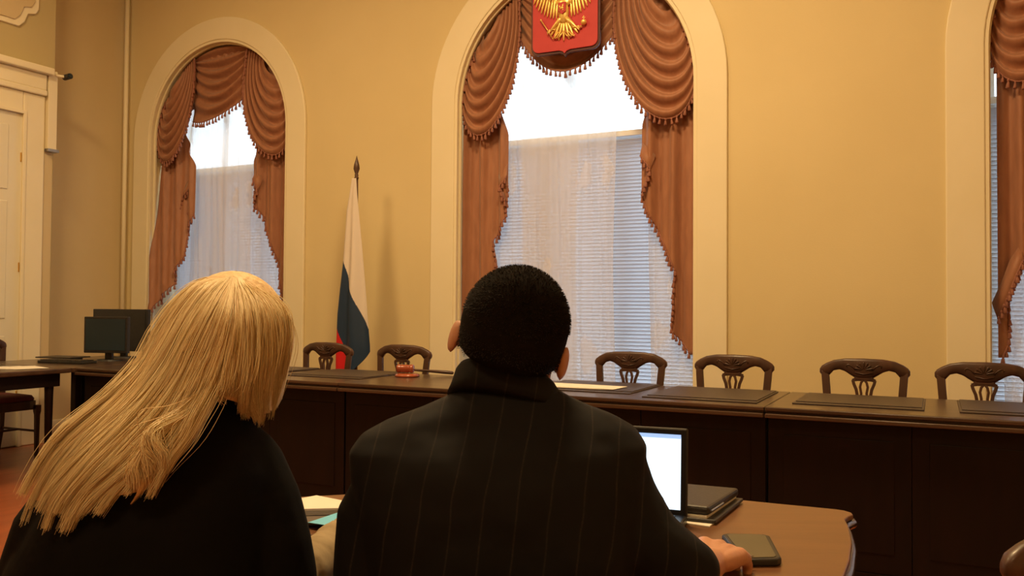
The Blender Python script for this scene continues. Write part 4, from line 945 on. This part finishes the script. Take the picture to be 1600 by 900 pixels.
def resample(P, n):
    P = np.array(P, float); k = len(P); Q = np.vstack([2*P[0]-P[1], P, 2*P[-1]-P[-2]]); out = []
    for u in np.linspace(0, k-1, n):
        i = min(int(u), k-2); f = u-i; a, b, c_, d = Q[i:i+4]
        out.append(.5*((2*b)+(-a+c_)*f+(2*a-5*b+4*c_-d)*f*f+(-a+3*b-3*c_+d)*f**3))
    return np.array(out)
def sheet(GU, n): return np.array([resample(q, n) for q in GU])
def across(SH, s):                       # smooth interpolation between the guides
    k = len(SH); i = min(int(s), k-2); f = s-i; a, b, c_, d = SH[max(i-1, 0)], SH[i], SH[i+1], SH[min(i+2, k-1)]
    return .5*((2*b)+(-a+c_)*f+(2*a-5*b+4*c_-d)*f*f+(-a+3*b-3*c_+d)*f**3)
hair = None
def hair_mass(GU, name, n_str, lens, clumps, seed, depth=.012, thick=.02):
    global hair
    K = 22; SH = sheet(GU, K); ng = len(GU)-1
    # solid underlayer, ragged at its end
    NU = 60; rows = [across(SH, ng*i/NU) for i in range(NU+1)]; v = []
    for i, r in enumerate(rows):
        m_ = int(K*.90); r = resample(r[:m_+1], K)
        v.append(r+np.array([0, .007, -.001]))
    v = np.array(v); g = G(); back = v+np.array([0, thick, -.003])
    P = [tuple(p) for row in v for p in row]+[tuple(p) for row in back for p in row]; f = []; m0 = (NU+1)*K
    for i in range(NU):
        for j in range(K-1):
            a = i*K+j; f.append((a, a+1, a+K+1, a+K)); f.append((m0+a, m0+a+K, m0+a+K+1, m0+a+1))
    for i in range(NU):
        for j in (0, K-1): a = i*K+j; f.append((a, a+K, m0+a+K, m0+a))
    for i in (0, NU):
        for j in range(K-1): a = i*K+j; f.append((a, m0+a, m0+a+1, a+1))
    g.add(P, f); o = obj(name, g, M_blonde_base, t if hair is None else hair, smooth=True)
    if hair is None: hair = o
    r_ = np.random.default_rng(seed); S = []
    cl = r_.uniform(0, ng, clumps); clo = r_.normal(0, 1, (clumps, 3)); cll = r_.uniform(lens[0], 1.0, clumps); cw = r_.uniform(.4, 1, clumps)
    tt = np.linspace(0, 1, K)
    for i in range(n_str):
        s = r_.uniform(-.04, ng+.04); s = min(max(s, 0), ng-1e-4); c_ = int(np.argmin(np.abs(cl-s)))
        s2 = s+(cl[c_]-s)*.0
        base = across(SH, s2); tgt = across(SH, min(max(cl[c_], 0), ng-1e-4))
        kf = (np.clip((tt-.35)/.65, 0, 1)**1.5*.68*cw[c_])[:, None]
        P = base*(1-kf)+tgt*kf
        P = P+clo[c_]*np.array([.006, .003, .004])*np.sin(tt*PI*1.4+clo[c_][0])[:, None]*np.clip(tt*1.5, 0, 1)[:, None]
        dep = r_.uniform(0, 1); P = P+np.array([0, -depth*dep*(1 if r_.uniform() < .8 else .3), 0])*np.clip(.15+tt*2, 0, 1)[:, None]
        P = P+r_.normal(0, 1, 3)*np.array([.0035, .002, .003])*tt[:, None]
        wv_ = r_.uniform(0, 6.3, 2); P = P+np.stack([.0012*np.sin(9*tt+wv_[0]), 0*tt, .0012*np.sin(7*tt+wv_[1])], 1)
        if r_.uniform() < .025: P = P+np.outer(np.sin(tt*3), r_.normal(0, 1, 3)*np.array([.010, .004, .008]))
        L = min(1.0, cll[c_]+r_.uniform(-.06, .04)); S.append(resample(P[:max(4, int(L*K))], K))
    strands('strands', np.array(S), .00062, M_blonde, o)
hair_mass(GA, 'hair', 12000, (.78, 1), 34, 3)
hair_mass(GB, 'side_hair', 6500, (.80, 1), 22, 5, depth=.008)
hair_mass(GC, 'wavy_lock', 1500, (.80, 1), 12, 8, depth=.006, thick=.006)
# crown cap so that the skull is covered all round
cp = G(); R = []
for i in range(13):
    R.append([tuple(Vector(WC)+WM@scalp(max(.03, math.radians(108 if math.sin(2*PI*k/40) > -.3 else 66)*i/12), 2*PI*k/40, .95, .006)[0]) for k in range(40)])
obj('crown_hair', cp.rings(R), M_blonde_base, hair, smooth=True)
